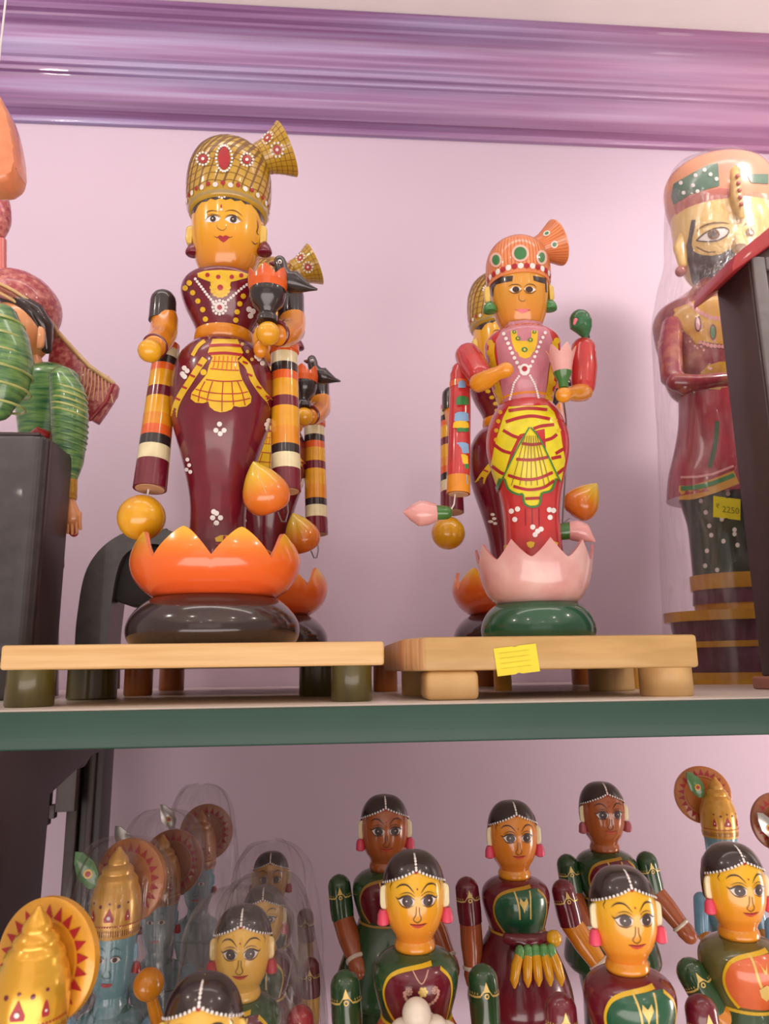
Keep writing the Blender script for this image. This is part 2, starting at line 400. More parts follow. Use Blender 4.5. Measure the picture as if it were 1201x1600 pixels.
def cornice_mat():
    m = bpy.data.materials.new('brushed_purple_paint'); m.use_nodes = True; N = m.node_tree.nodes; L = m.node_tree.links; b = N['Principled BSDF']
    b.inputs['Roughness'].default_value = .38; b.inputs['Coat Weight'].default_value = .15
    tc = N.new('ShaderNodeTexCoord')
    def nz(sc, st, det=5):
        mp = N.new('ShaderNodeMapping'); mp.inputs['Scale'].default_value = st; n = N.new('ShaderNodeTexNoise'); n.inputs['Scale'].default_value = sc; n.inputs['Detail'].default_value = det
        L.new(tc.outputs['Object'], mp.inputs[0]); L.new(mp.outputs[0], n.inputs[0]); return n
    a = nz(9, (.12, 8, 8)); cr = N.new('ShaderNodeValToRGB'); e = cr.color_ramp.elements
    e[0].position = .32; e[0].color = (.19, .085, .22, 1); e[1].position = .66; e[1].color = (.36, .27, .46, 1); q = e.new(.5); q.color = (.30, .155, .33, 1)
    c = nz(3.0, (.35, 5, 5), 3); cr2 = N.new('ShaderNodeValToRGB'); cr2.color_ramp.elements[0].position = .5; cr2.color_ramp.elements[1].position = .72
    mx = N.new('ShaderNodeMix'); mx.data_type = 'RGBA'; mx.inputs['B'].default_value = (.33, .30, .50, 1)
    L.new(a.outputs[0], cr.inputs[0]); L.new(c.outputs[0], cr2.inputs[0]); L.new(cr2.outputs[0], mx.inputs['Factor']); L.new(cr.outputs[0], mx.inputs['A'])
    sx = N.new('ShaderNodeSeparateXYZ'); mr = N.new('ShaderNodeMapRange'); mr.inputs['From Min'].default_value = .2; mr.inputs['From Max'].default_value = 1.1; mr.inputs['To Max'].default_value = .75
    m3_ = N.new('ShaderNodeMix'); m3_.data_type = 'RGBA'; pk_ = nz(5, (.3, 7, 7), 4); cr3 = N.new('ShaderNodeValToRGB'); cr3.color_ramp.elements[0].color = (.44, .20, .34, 1); cr3.color_ramp.elements[1].color = (.62, .36, .50, 1); cr3.color_ramp.elements[0].position = .35; cr3.color_ramp.elements[1].position = .65
    L.new(tc.outputs['Object'], sx.inputs[0]); L.new(sx.outputs[0], mr.inputs[0]); L.new(pk_.outputs[0], cr3.inputs[0]); L.new(mr.outputs[0], m3_.inputs['Factor']); L.new(mx.outputs['Result'], m3_.inputs['A']); L.new(cr3.outputs[0], m3_.inputs['B'])
    # shade of the coves and grooves painted in as darker bands by height
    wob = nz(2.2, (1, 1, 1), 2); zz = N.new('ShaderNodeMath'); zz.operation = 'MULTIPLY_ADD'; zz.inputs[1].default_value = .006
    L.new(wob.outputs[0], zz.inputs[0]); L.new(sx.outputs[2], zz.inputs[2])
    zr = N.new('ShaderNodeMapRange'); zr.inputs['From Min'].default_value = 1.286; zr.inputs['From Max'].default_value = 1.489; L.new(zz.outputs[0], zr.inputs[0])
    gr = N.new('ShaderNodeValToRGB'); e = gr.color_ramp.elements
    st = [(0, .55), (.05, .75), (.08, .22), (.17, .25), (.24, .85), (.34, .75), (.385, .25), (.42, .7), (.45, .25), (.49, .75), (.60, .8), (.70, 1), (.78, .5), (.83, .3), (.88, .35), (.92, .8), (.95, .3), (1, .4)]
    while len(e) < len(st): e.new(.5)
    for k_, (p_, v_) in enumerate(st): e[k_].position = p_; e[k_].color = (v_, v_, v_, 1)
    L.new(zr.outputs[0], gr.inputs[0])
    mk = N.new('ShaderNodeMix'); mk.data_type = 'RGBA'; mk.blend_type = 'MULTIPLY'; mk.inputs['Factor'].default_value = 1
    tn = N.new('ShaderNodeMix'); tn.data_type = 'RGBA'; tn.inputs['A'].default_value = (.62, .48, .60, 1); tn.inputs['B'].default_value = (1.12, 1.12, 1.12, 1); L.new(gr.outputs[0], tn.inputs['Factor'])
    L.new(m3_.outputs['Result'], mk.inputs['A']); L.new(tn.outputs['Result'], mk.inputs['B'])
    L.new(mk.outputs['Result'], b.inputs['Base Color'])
    bp = N.new('ShaderNodeBump'); bp.inputs['Strength'].default_value = .3; bp.inputs['Distance'].default_value = .002; L.new(a.outputs[0], bp.inputs['Height']); L.new(bp.outputs[0], b.inputs['Normal'])
    return m
WALLY = 1.55; CEIL = 1.486
CEILM = mat('off_white_ceiling_paint', (.86, .83, .80), rough=.7, coat=0, gscale=8, grain=.01)
tag(box(MB(), -2.6, 2.8, WALLY, WALLY+.1, -1.5, CEIL, wall_mat()).build('wall_back', flat=True), kind='structure')
tag(box(MB(), -2.6, 2.8, -4.0, WALLY+.1, CEIL, CEIL+.08, CEILM).build('ceiling', flat=True), kind='structure')
tag(box(MB(), -2.6, 2.8, -4.0, WALLY+.1, -1.6, -1.5, mat('beige_floor_tile', (.62, .56, .50), rough=.4)).build('floor', flat=True), kind='structure')
# crown moulding: profile (distance from wall, z)
cp = [(0, 1.283), (.010, 1.283), (.012, 1.288), (.012, 1.297), (.018, 1.300), (.030, 1.303), (.034, 1.309), (.036, 1.318), (.042, 1.328), (.050, 1.338), (.056, 1.350),
      (.062, 1.362), (.064, 1.368), (.070, 1.371), (.072, 1.377), (.073, 1.381), (.079, 1.384), (.081, 1.390), (.082, 1.394), (.088, 1.397), (.094, 1.406), (.100, 1.420), (.106, 1.434),
      (.113, 1.446), (.122, 1.455), (.134, 1.460), (.136, 1.466), (.144, 1.470), (.146, 1.476), (.147, 1.482), (.152, 1.485), (.153, 1.497), (0, 1.497)]
cp = [(d, 1.283+(z-1.283)*(CEIL-1.283)/.214) for d, z in cp]
mb = MB(); NX = 60; vs = []; fs = []
for i in range(NX+1):
    x = -2.6+5.4*i/NX
    for d, z in cp: vs.append((x, WALLY-d, z + .0006*mnoise.noise(Vector((x*3, z*60, d*40)))))
n = len(cp)
for i in range(NX):
    for k in range(n-1): fs.append((i*n+k, (i+1)*n+k, (i+1)*n+k+1, i*n+k+1))
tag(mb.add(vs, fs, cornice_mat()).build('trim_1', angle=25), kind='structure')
# ceiling downlights (behind the viewer)
for i, (x, y) in enumerate(DOWNLIGHTS):
    r = empty('ceiling_downlight', (x, y, CEIL), 'round recessed ceiling downlight behind the viewer', 'ceiling light', 'ceiling downlights')
    lathe(MB(), [(.05, -.012), (.062, -.010), (.064, 0), (.05, 0)], mat('white_trim_ring', (.8, .8, .78), rough=.4), 24, cap=(False, False)).build('trim_ring', r)
    lathe(MB(), [(.048, -.007), (.048, -.002)], mat('lamp_diffuser', (1, 1, 1), emit=((1, .88, .75), 14)), 24).build('diffuser', r)
    l = lamp('SPOT', 'downlight_lamp', (x, y, CEIL-.03), (x, y+.8, 0), 4, WARM, spot_size=2.2, spot_blend=1, shadow_soft_size=.04)

# shelf
SF = .69; SHT = .033
shelf_top = mat('cream_shelf_laminate', (.66, .58, .52), rough=.35, coat=.2, grain=.02, gscale=5)
r = empty('upper_shelf', (0, SF, -SHT), 'long cream shelf with dark green front edge carrying the benches and big figurines', 'shelf')
box(MB(), -.95, 1.35, .0085, WALLY-SF-.004, 0, SHT, shelf_top, .0015).build('shelf_board', r)
tag(box(MB(), -.95, 1.35, 0, .008, -.001, SHT-.0015, mat('dark_green_edge_band', (.014, .058, .038), rough=.5, coat=.05, grain=.05, gscale=12), .002).build('edge_band', r), 'dark green edge strip')
LZ = -.58
r = empty('lower_shelf', (0, .45, LZ-.03), 'cream lower shelf under the rows of small dolls', 'shelf')
xl_ = at(57, 1350, 1.0).x+.004
box(MB(), xl_, 1.35, .0085, .90, 0, .03, shelf_top, .0015).build('shelf_board', r)
box(MB(), xl_, 1.35, 0, .008, -.001, .0285, MT['dark_green_edge_band'], .002).build('edge_band', r)

# shelf rack (dark metal) at lower left
DKB = mat('dark_brown_metal', (.050, .030, .028), rough=.5, coat=.1, gscale=90)
DKB2 = mat('brown_black_metal', (.030, .020, .022), rough=.4, coat=.1)
r = empty('shelf_rack', (at(120, 1300, 1.4).x, 1.4, -1.5), 'dark brown slotted metal upright with bracket under the left end of the shelf', 'shelf rack')
ox = r.location.copy()
def wb(name, x0, x1, y0, y1, z0, z1, m, bev=.002, parent=None):
    o = box(MB(), x0-ox.x, x1-ox.x, y0-ox.y, y1-ox.y, z0-ox.z, z1-ox.z, m, bev).build(name, parent or r); return o
xa = at(97, 1400, 1.38).x; xb = at(156, 1300, 1.38).x
wb('upright', xa+.02, xb, 1.38, 1.44, -1.5, -.034, DKB2)
wb('upright_flange', xa, xa+.018, 1.37, 1.42, -1.5, -.034, DKB)
wb('upright_flange', xb-.022, xb-.012, 1.368, 1.379, -1.5, -.034, DKB)
mb = MB()
# side panel: near dark brown plate that reaches out under the shelf
xs = at(57, 1350, 1.0).x
pan = [(.71, -.034), (1.36, -.034), (1.36, -.085), (1.2, -.09), (1.03, -.12), (.98, -1.5), (.71, -1.5)]
M = Matrix(((0, 0, 1, 0), (1, 0, 0, 0), (0, 1, 0, 0), (0, 0, 0, 1)))
bmv = MB(); prism(bmv, pan, -.02, 0, DKB, .002, M=Matrix.Translation((xs, 0, 0)) @ M)
bmv.v = [(v[0]-ox.x, v[1]-ox.y, v[2]-ox.z) for v in bmv.v]; bmv.build('side_panel', r)
# bracket with slot between panel and upright
xc0 = at(57, 1250, 1.3).x-.03; xc1 = at(98, 1250, 1.3).x+.01
zt = -.034; zb = at(70, 1290, 1.33).z
sx0, sx1 = at(79, 1230, 1.33).x, at(88, 1230, 1.33).x; sz1, sz0 = at(84, 1216, 1.33).z, at(84, 1258, 1.33).z
for a, b, c, d in ((xc0, sx0, zb, zt), (sx1, xc1, zb+.02, zt), (sx0, sx1, sz1, zt), (sx0, sx1, zb+.01, sz0)):
    wb('bracket_plate', a, b, 1.33, 1.345, c, d, DKB, .001)
# sloping arm under the shelf
arm = [(xs-.02, -.0345), (at(190, 1160, 1.2).x, -.0345), (at(152, 1182, 1.2).x, -.06), (xs-.02, -.11)]
M2 = Matrix(((1, 0, 0, 0), (0, 0, 1, 0), (0, 1, 0, 0), (0, 0, 0, 1)))
bmv = MB(); prism(bmv, arm, 1.2, 1.23, DKB, .001, M=M2); bmv.v = [(v[0]-ox.x, v[1]-ox.y, v[2]-ox.z) for v in bmv.v]; bmv.build('bracket_arm', r)

# ------------------------------------------------------------------ benches
PALE = mat('pale_pine', (.72, .47, .21), rough=.5, coat=.15, gscale=14, stretch=(.6, 14, 14), color2=(.62, .37, .14), bump=.08)
PALE2 = mat('honey_birch', (.54, .33, .12), rough=.5, coat=.15, gscale=12, stretch=(1.2, 8, 8), color2=(.44, .26, .085), bump=.08)
ENDG = mat('reddish_end_grain', (.50, .22, .09), rough=.55, coat=.1, gscale=20, stretch=(10, 10, .5), color2=(.66, .42, .20))
OLIVE = mat('olive_green_stain', (.13, .105, .018), rough=.3, coat=.4, gscale=14, stretch=(4, 4, .6), color2=(.075, .06, .015))
ORLEG = mat('orange_leg_stain', (.48, .15, .02), rough=.35, coat=.3, color2=(.38, .10, .02), gscale=20)
YLEG = mat('yellow_leg_stain', (.74, .36, .03), rough=.35, coat=.3)
LEGW = mat('pale_leg_wood', (.74, .48, .20), rough=.5, coat=.15, color2=(.64, .38, .15), gscale=25)
def leg(root, x, y, h, rr, m, sq=False, z0=0, name='leg'):
    mb = MB()
    if sq: box(mb, -rr, rr, -rr, rr, 0, h, m, rr*.22)
    else: lathe(mb, [(rr*.94, 0), (rr, .002), (rr, h)], m, 36)
    return mb.build(name, root, (x-root.location.x, y-root.location.y, z0))
BT = .058
x0 = at(0, 1025, .735).x; x1 = at(600, 1020, .735).x
root = empty('low_bench', ((x0+x1)/2, .86, 0), 'long pale pine bench with olive green legs under the big left doll', 'bench')
box(MB(), x0-root.location.x, x1-root.location.x, -.125, .125, .035, BT, PALE, .003).build('seat_plank', root)
leg(root, at(47, 1080, .765).x, .765, .0352, .0225, OLIVE); leg(root, at(549, 1080, .765).x, .765, .0352, .0205, OLIVE)
leg(root, at(144, 1075, .945).x, .945, .0352, .029, OLIVE); leg(root, at(500, 1075, .945).x, .945, .0352, .026, OLIVE)
x0 = at(180, 1030, 1.02).x; x1 = at(637, 1030, 1.02).x
root = empty('low_bench', ((x0+x1)/2, 1.19, 0), 'low wooden bench with orange legs hidden behind the pine bench', 'bench')
box(MB(), x0-root.location.x, x1-root.location.x, -.17, .17, .036, BT, PALE2, .003).build('seat_plank', root)
leg(root, at(216, 1070, 1.07).x, 1.07, .0362, .019, ORLEG); leg(root, at(602, 1070, 1.07).x, 1.07, .0362, .017, ORLEG)
leg(root, at(268, 1065, 1.33).x, 1.33, .0362, .021, ORLEG); leg(root, at(560, 1060, 1.33).x, 1.33, .0362, .021, ORLEG)
YF = .735
xa = at(662, 1030, YF).x; xb = at(1091, 1020, YF).x; xl = at(626, 1030, YF+.045).x
root = empty('low_bench', ((xa+xb)/2, .86, 0), 'thick honey coloured bench with a cut corner and yellow price sticker under the pink doll', 'bench')
rx = root.location.x
mb = MB(); prism(mb, [(xa-rx, YF-.86), (xb-rx, YF-.86), (xb-rx, .125), (xl-rx-.002, .125), (xl-rx, YF+.045-.86)], .0285, .0615, PALE2, .0035)
for i, f in enumerate(mb.f):
    c = sum((Vector(mb.v[k]) for k in f), Vector())/len(f)
    a = Vector(mb.v[f[1]])-Vector(mb.v[f[0]]); b = Vector(mb.v[f[2]])-Vector(mb.v[f[0]]); nn = a.cross(b).normalized()
    if nn.x < -.5: mb.m[i] = mb.mi(ENDG)
mb.build('seat_plank', root)
leg(root, at(701, 1070, .765).x, .765, .0287, .0262, LEGW, True); leg(root, at(1040, 1070, .765).x, .765, .0287, .0265, LEGW, False)
leg(root, at(655, 1070, .91).x, .91, .0287, .0215, LEGW, False); leg(root, at(955, 1070, .95).x, .95, .0287, .0285, LEGW, False)
STK = mat('yellow_sticker_paper', (.80, .66, .03), rough=.5, coat=0, gscale=60, grain=.03)
INK = mat('faded_grey_ink', (.30, .26, .03), rough=.6, coat=0)
def sticker(name, root, cx, cy, Y, w, h, rot, text=None, ink=INK, label=None, nrm=None):
    p = at(cx, cy, Y); k = mpp(p); w *= k/2; h *= k/2
    mb = MB(); n = 12; vs = []; fs = []
    for j in range(2):
        for i in range(n+1):
            notch = .0012 if (i == n//2) else 0
            vs.append((-w+2*w*i/n, -.0003 - .0006*abs(sin(i*1.3))*.4, (-h+notch) if j == 0 else h-notch*.8))
    fs = [(i, i+1, n+2+i, n+1+i) for i in range(n)]
    mb.add(vs, fs, STK); o = mb.build(name, root, p-root.location, angle=60); o.rotation_euler = (0, rot, 0)
    if label: o['label'] = label
    if text:
        for (t, dx, dz, sz) in text:
            c = bpy.data.curves.new('printed_text', 'FONT'); c.body = t; c.size = sz*k; c.align_x = 'CENTER'; c.align_y = 'CENTER'; c.extrude = .00003
            q = bpy.data.objects.new('printed_text', c); COL.objects.link(q)
            dg = bpy.context.evaluated_depsgraph_get(); me = bpy.data.meshes.new_from_object(q.evaluated_get(dg)); bpy.data.objects.remove(q)
            q = link('printed_text', me, o, (dx*k, -.0009, dz*k)); q.rotation_euler = (pi/2, 0, 0); me.materials.clear(); me.materials.append(ink)
    return o
st = sticker('price_sticker', root, 807, 1031, YF-.0006, 68, 43, math.radians(-6))
for j in range(4):
    box(MB(), -.017, .014, -.0012, -.0009, .008-.005*j, .0083-.005*j, mat('faint_sticker_print', (.66, .54, .03), rough=.6, coat=0)).build('faint_print_line', st, flat=True)
x0 = at(770, 1030, .99).x; x1 = at(1010, 1030, .99).x
root = empty('low_bench', ((x0+x1)/2, 1.165, 0), 'low bench behind the honey coloured bench with yellow and orange legs', 'bench')
box(MB(), x0-root.location.x, x1-root.location.x, -.168, .17, .036, BT, PALE2, .003).build('seat_plank', root)
leg(root, at(993, 1065, 1.02).x, 1.02, .0362, .012, YLEG); leg(root, at(918, 1058, 1.30).x, 1.30, .0362, .028, ORLEG)
leg(root, at(785, 1060, 1.02).x, 1.02, .0362, .012, YLEG); leg(root, at(760, 1058, 1.30).x, 1.30, .0362, .026, ORLEG)
# ------------------------------------------------------------------ helpers for turned dolls measured in the photo
def axis_px(X, Y, y):
    x = 600.0
    for _ in range(6):
        x += (X-at(x, y, Y).x)/((at(x+1, y, Y).x-at(x, y, Y).x))
    return x
def prof(X, Y, z0, rows, n=4, smooth=True):
    out = []
    for y, hw in rows:
        p = at(axis_px(X, Y, y), y, Y); out.append((hw*mpp(p), p.z-z0))
    out.sort(key=lambda q: q[1])
    return catmull(out, n) if smooth else out
def loc_fn(root):
    o = root.location.copy()
    return lambda x, y, Y: at(x, y, Y)-o
def bird(parent, L, pts, radii, beak, mbody, mbeak, eye=None, name='bird'):
    b = sweep(MB(), pts, radii, mbody, 20).build(name, parent)
    sweep(MB(), beak[0], beak[1], mbeak, 12).build('beak', b)
    if eye:
        for k, (c, r, m) in enumerate(eye): ball(MB(), c, r, m, 14).build('eye', b)
    return b
def ring(mb, c, ax, R, r, m, seg=28, ns=8):
    ax = Vector(ax).normalized(); ref = Vector((0, 0, 1)) if abs(ax.z) < .9 else Vector((1, 0, 0))
    u = ax.cross(ref).normalized(); v = ax.cross(u); vs = []; fs = []
    for i in range(seg):
        a = 2*pi*i/seg; d = u*cos(a)+v*sin(a)
        for k in range(ns):
            b = 2*pi*k/ns; vs.append(Vector(c)+d*(R+r*cos(b))+ax*(r*sin(b)))
    for i in range(seg):
        for k in range(ns): fs.append((i*ns+k, ((i+1) % seg)*ns+k, ((i+1) % seg)*ns+(k+1) % ns, i*ns+(k+1) % ns))
    return mb.add(vs, fs, m)
def bands(zlist):           # [(z_lower_bound, mat)] descending bounds
    def f(z):
        for zb, m in zlist:
            if z >= zb: return m
        return zlist[-1][1]
    return f
def banded_tube(name, parent, a, b, ra, rb, stops, flange=None):
    """a top, b bottom (local points), stops: [(fraction, mat), ...] boundary list from top"""
    pts = []; rad = []; ms = []; prev = 0
    for fr, m in stops:
        pts.append(Vector(a).lerp(Vector(b), prev)); rad.append(ra+(rb-ra)*prev); ms.append(m)
        prev = fr
    pts.append(Vector(b)); rad.append(rb)
    mb = MB()
    if flange: sweep(mb, [Vector(a).lerp(Vector(b), -.012), Vector(a).lerp(Vector(b), .03), Vector(a).lerp(Vector(b), .035)], [ra*1.12, ra*1.12, ra], flange, 26, (False, False))
    # sharp band edges: duplicate points
    for i, m in enumerate(ms): sweep(mb, [pts[i], pts[i+1]], [rad[i], rad[i+1]], m, 26, (False, False))
    o = mb.build(name, parent, angle=50)
    t = (Vector(b)-Vector(a)).normalized()
    sweep(MB(), [Vector(b)+t*.0002, Vector(b)+t*.0008], [rb*.86, rb*.84], RAWWOOD, 24, (False, False)).build('wood_end', o)
    return o
def ear(parent, c, w, h, side, m, d=.006):
    mb = MB(); pts = []
    for k in range(17):
        a = pi*k/16; pts.append((side*w*sin(a)*(.85+.2*cos(2*a)), h/2*cos(a)))
    vs = []; n = len(pts)
    for dy, s in ((-d/2, .82), (-d*.3, 1), (d*.3, 1), (d/2, .82)):
        for x, z in pts: vs.append(Vector(c)+Vector((x*s, dy, z*s)))
    fs = [(r*n+k, r*n+k+1, (r+1)*n+k+1, (r+1)*n+k) for r in range(3) for k in range(n-1)]
    fs += [tuple(range(n))[::-1], tuple(3*n+k for k in range(n))]
    fs += [(r*n, (r+1)*n, (r+1)*n+n-1, r*n+n-1) for r in range(3)]
    return mb.add(vs, fs, m).build('ear', parent, angle=60)

# ------------------------------------------------------------------ the maroon doll (front left), copied twice behind
MX, MY, MZ = -.1285, .865, BT
BUD = ramp('bud_yellow_to_orange', [(0, (.72, .14, .02)), (.45, (.72, .20, .02)), (.75, (.74, .42, .02)), (1, (.66, .48, .04))], 0, 1)
LOTOUT = ramp('lotus_orange_to_yellow', [(0, (.80, .10, .02)), (.5, (.82, .15, .02)), (.72, (.80, .24, .02)), (.86, (.80, .40, .02)), (1, (.80, .46, .03))], 0.055, .126)
def big_doll():
    root = empty('big_lotus_doll', (MX, MY, MZ)); L = loc_fn(root); k = mpp((MX, MY, .35))
    pf = lambda rows, **q: prof(MX, MY, MZ, rows, **q)
    base = [(0, 0)]+catmull([(.089, 0), (.0955, .010), (.0965, .022), (.092, .034), (.083, .045), (.074, .052), (.068, .0545)], 4)
    base = [(r, z) for r, z in base if r > .01]
    lathe(MB(), base, BASE_BROWN, 64).build('pedestal', root)
    # lotus
    rr = catmull([(.068, .0545), (.081, .064), (.091, .076), (.0955, .088), (.0960, .100), (.093, .112), (.087, .128)], 3)
    petal_bowl('lotus_cup', root, .0545, None, rr, 9, .124, .092, math.radians(5), LOTOUT, CORAL, curve=1.45)
    # skirt
    sk = pf([(853, 46), (820, 43), (790, 43.5), (760, 48), (720, 58), (690, 67), (655, 76.5), (625, 79), (600, 78), (580, 74.5), (560, 65), (547, 53), (540, 42)])
    z_lo = sk[0][1]; sk = [(.038, .066)]+[(sk[0][0], .075)]+sk
    skirt = lathe(MB(), sk, MAROON, 64).build('skirt', root)
    S = Surf(root.location, sk)
    p = Paint(S, 'px', z=Z(260, 500, 6.67), cell=3.5)
    # apron
    ap = [(480, 195), (740, 200), (800, 340), (770, 380), (740, 400), (765, 545), (790, 620), (850, 730), (885, 800), (880, 860), (830, 900), (760, 908), (700, 895), (680, 930), (620, 955), (560, 962), (500, 945), (450, 905), (435, 850), (380, 868), (300, 860), (250, 820), (262, 760), (350, 650), (420, 560), (445, 470), (480, 390), (430, 340)]
    p.poly(ap, BYEL)
    for y0, y1, w in ((270, 268, 4.5), (355, 362, 4.5)): p.stroke([(440, y0-3), (610, y0-12), (790, y1+2)], w, REDP, 1)
    p.stroke([(455, 505), (610, 520), (755, 525)], 1.4, REDP, 1); p.stroke([(475, 430), (610, 432), (745, 440)], 1.2, REDP, 1)
    p.stroke([(410, 620), (600, 640), (790, 630)], 1.8, REDP, 1); p.stroke([(300, 720), (450, 755), (600, 768), (760, 765), (850, 745)], 1.6, REDP, 1); p.stroke([(265, 775), (430, 830), (580, 848), (740, 843), (875, 815)], 1.6, REDP, 1)
    for a, b, c in (((480, 640), (440, 760), (420, 850)), ((590, 645), (580, 780), (578, 955)), ((680, 640), (690, 780), (700, 890)), ((400, 640), (350, 740), (330, 850)), ((740, 640), (790, 760), (820, 890))):
        p.stroke([a, b, c], 1.5, REDP, 1)
    for x in (500, 545, 590, 635, 680, 720): p.stroke([(x+5, 375), (x-3, 450), (x-14+(x-600)*.1, 520)], 1.5, ORANGE, 1)
    # sashes left and right
    def sash(pts, w, dash):
        p.stroke(pts, w, BYEL, 0)
        for (x, y) in dash: p.stroke([(x-26, y-8), (x+26, y+14)], 3.2, REDP, 1, smooth=False)
    sash([(400, 400), (330, 500), (240, 640), (150, 780), (95, 900), (75, 1010)], 10, [(345, 465), (272, 580), (185, 700), (115, 820)])
    p.stroke([(400, 215), (330, 270), (270, 370)], 6, BYEL, 0)
    sash([(770, 400), (850, 480), (905, 620), (1000, 760), (1080, 850), (1105, 930)], 10, [(820, 440), (870, 570), (965, 700), (1060, 800)])
    p.chain([(790, 250), (850, 340), (890, 410)], 2.9, GOLDP, 3, 1)
    p.dot(385, 545, 5, BYEL, 1)
    for cl in ([(185, 500), (215, 530), (165, 560), (190, 590), (175, 575)], [(552, 1085), (515, 1150), (600, 1150), (560, 1185)], [(1065, 1050), (1045, 1090), (1055, 1130)], [(940, 380), (965, 405), (1000, 450)]):
        for q in cl: p.dot(q[0], q[1], 4.0, WHITE, 1)
    p.z = Z(180, 580, 2.86)
    for q in [(452, 635), (435, 655), (470, 655), (452, 678), (322, 395), (330, 420), (318, 440), (335, 450), (440, 628)]: p.dot(q[0], q[1], 4.2 if q[0] > 400 else 3.2, WHITE, 1)
    p.poly([(445, 745), (470, 733), (500, 733), (528, 745), (522, 762), (450, 762)], BYEL)
    p.stroke([(487, 735), (487, 760)], 3.5, REDP, 1); p.stroke([(447, 772), (487, 780), (525, 772)], 3, REDP, 1)
    p.build({BYEL.name: 'painted_apron', WHITE.name: 'painted_flower', REDP.name: 'painted_lines'}, skirt)
    # waist + torso
    zw0 = sk[-1][1]
    tor = pf([(531, 40), (525, 41.5), (512, 46), (500, 52), (485, 60), (468, 66.5), (458, 68), (449, 64), (444, 54), (441, 42)])
    waist = lathe(MB(), [(sk[-1][0]*.98, zw0-.002), (.0365, zw0+.004), (.0355, tor[0][1]+.006)], AMBER, 48).build('waist_band', root)
    tor = [(.0325, zw0+.004)]+tor
    torso = lathe(MB(), tor+[(.028, tor[-1][1]+.001)], MAROON, 56).build('torso', root)
    S = Surf(root.location, tor)
    p = Paint(S, 'px', z=Z(180, 170, 3.16), cell=3)
    p.poly([(405, 812), (440, 800), (520, 795), (600, 800), (655, 815), (650, 835), (600, 848), (570, 855), (560, 900), (545, 925), (520, 933), (490, 922), (475, 895), (470, 855), (430, 840), (408, 830)], BYEL)
    for q in ((455, 820), (508, 830), (575, 830), (622, 822)): p.dot(q[0], q[1], 3.6, REDP, 1)
    p.flower(518, 882, 42, 3.6, BYEL, None, 14, 0); p.dot(518, 882, 4.6, REDP, 2)
    p.chain([(395, 840), (455, 920), (492, 965)], 2.4, WHITE, 11, 1); p.chain([(690, 838), (620, 890), (545, 955)], 2.4, WHITE, 12, 1)
    p.flower(515, 980, 34, 2.4, WHITE, None, 12, 1); p.dot(515, 980, 8.5, WHITE, 0); p.dot(515, 980, 4, REDP, 2)
    p.chain([(382, 908), (408, 950), (432, 992), (445, 1040), (458, 1085)], 4.4, BYEL, 5, 0); p.chain([(632, 925), (615, 962), (602, 1000), (595, 1042), (590, 1085)], 4.4, BYEL, 5, 0)
    for pts in ([(315, 935), (345, 1010), (375, 1075), (402, 1118)], [(745, 985), (712, 1050), (690, 1090), (675, 1118)]):
        p.stroke(pts, 6, BYEL, 0)
        for i in range(3): a, b = pts[i], pts[i+1]; p.stroke([((a[0]+b[0])/2-3, (a[1]+b[1])/2-6), ((a[0]+b[0])/2+3, (a[1]+b[1])/2+8)], 6.2, REDP, 1, smooth=False)
    for q in ((660, 990), (680, 1000), (668, 1022)): p.dot(q[0], q[1], 4.5, WHITE, 1)
    for q in ((365, 860), (345, 885)): p.dot(q[0], q[1], 4.5, BYEL, 1)
    p.build({BYEL.name: 'painted_collar', WHITE.name: 'painted_necklace', REDP.name: 'painted_lines'}, torso)
    # neck + head
    hd = pf([(441, 22), (436, 31), (424, 41), (406, 49), (384, 53.5), (360, 55), (340, 55), (322, 54), (300, 52)])
    headskin = ramp('head_yellow_to_orange', [(0, (.66, .20, .02)), (.45, (.78, .37, .012)), (1, (.80, .43, .012))], hd[0][1], hd[-1][1])
    lathe(MB(), [(.024, tor[-1][1]-.004), (.023, hd[0][1]+.004)], AMBER, 32).build('neck', root)
    head = lathe(MB(), hd, headskin, 56).build('head', root)
    S = Surf(root.location, hd)
    p = Paint(S, 'px', z=Z(180, 170, 3.16), cell=2.5, off=.0003)
    p.part('hair').poly([(372, 520), (376, 380), (520, 340), (680, 360), (742, 430), (748, 575), (722, 555), (708, 520), (695, 500), (672, 472), (640, 470), (622, 452), (590, 455), (570, 443), (545, 450), (520, 440), (495, 450), (470, 442), (450, 458), (425, 460), (408, 478), (392, 512)], HAIR)
    p.part('forehead_mark').chain([(500, 428), (525, 440), (552, 428)], 2.0, WHITE, 5, 1); p.chain([(500, 412), (550, 412)], 1.8, WHITE, 4, 1); p.chain([(525, 425), (525, 425)], 2.4, WHITE, 1, 1)
    p.part('bindi').dot(523, 480, 1.2, REDP, 1, ry=3); p.dot(523, 497, 2.2, WHITE, 1)
    p.part('eyebrow').stroke([(445, 520), (458, 507), (480, 502), (512, 507)], 1.4, DARKP, 1, True); p.part('eyebrow').stroke([(540, 507), (570, 500), (600, 507), (628, 530)], 1.4, DARKP, 1, True)
    p.part('eyelid_line').stroke([(436, 532), (470, 520), (505, 524), (520, 530)], .9, DARKP, 1, True); p.part('eyelid_line').stroke([(538, 532), (570, 522), (605, 532), (630, 556)], .9, DARKP, 1, True)
    p.part('eye').poly([(438, 553), (462, 531), (490, 526), (520, 537), (512, 552), (488, 560), (460, 560)], WHITE); p.stroke([(438, 553), (462, 531), (490, 526), (520, 537)], 1.4, DARKP, 2, True); p.dot(482, 543, 4.6, DARKP, 2, ry=4.9); p.dot(480, 541, 1.0, WHITE, 4)
    p.part('eye').poly([(538, 545), (558, 530), (590, 529), (622, 557), (595, 567), (565, 563)], WHITE); p.stroke([(538, 545), (558, 530), (590, 529), (624, 558)], 1.4, DARKP, 2, True)
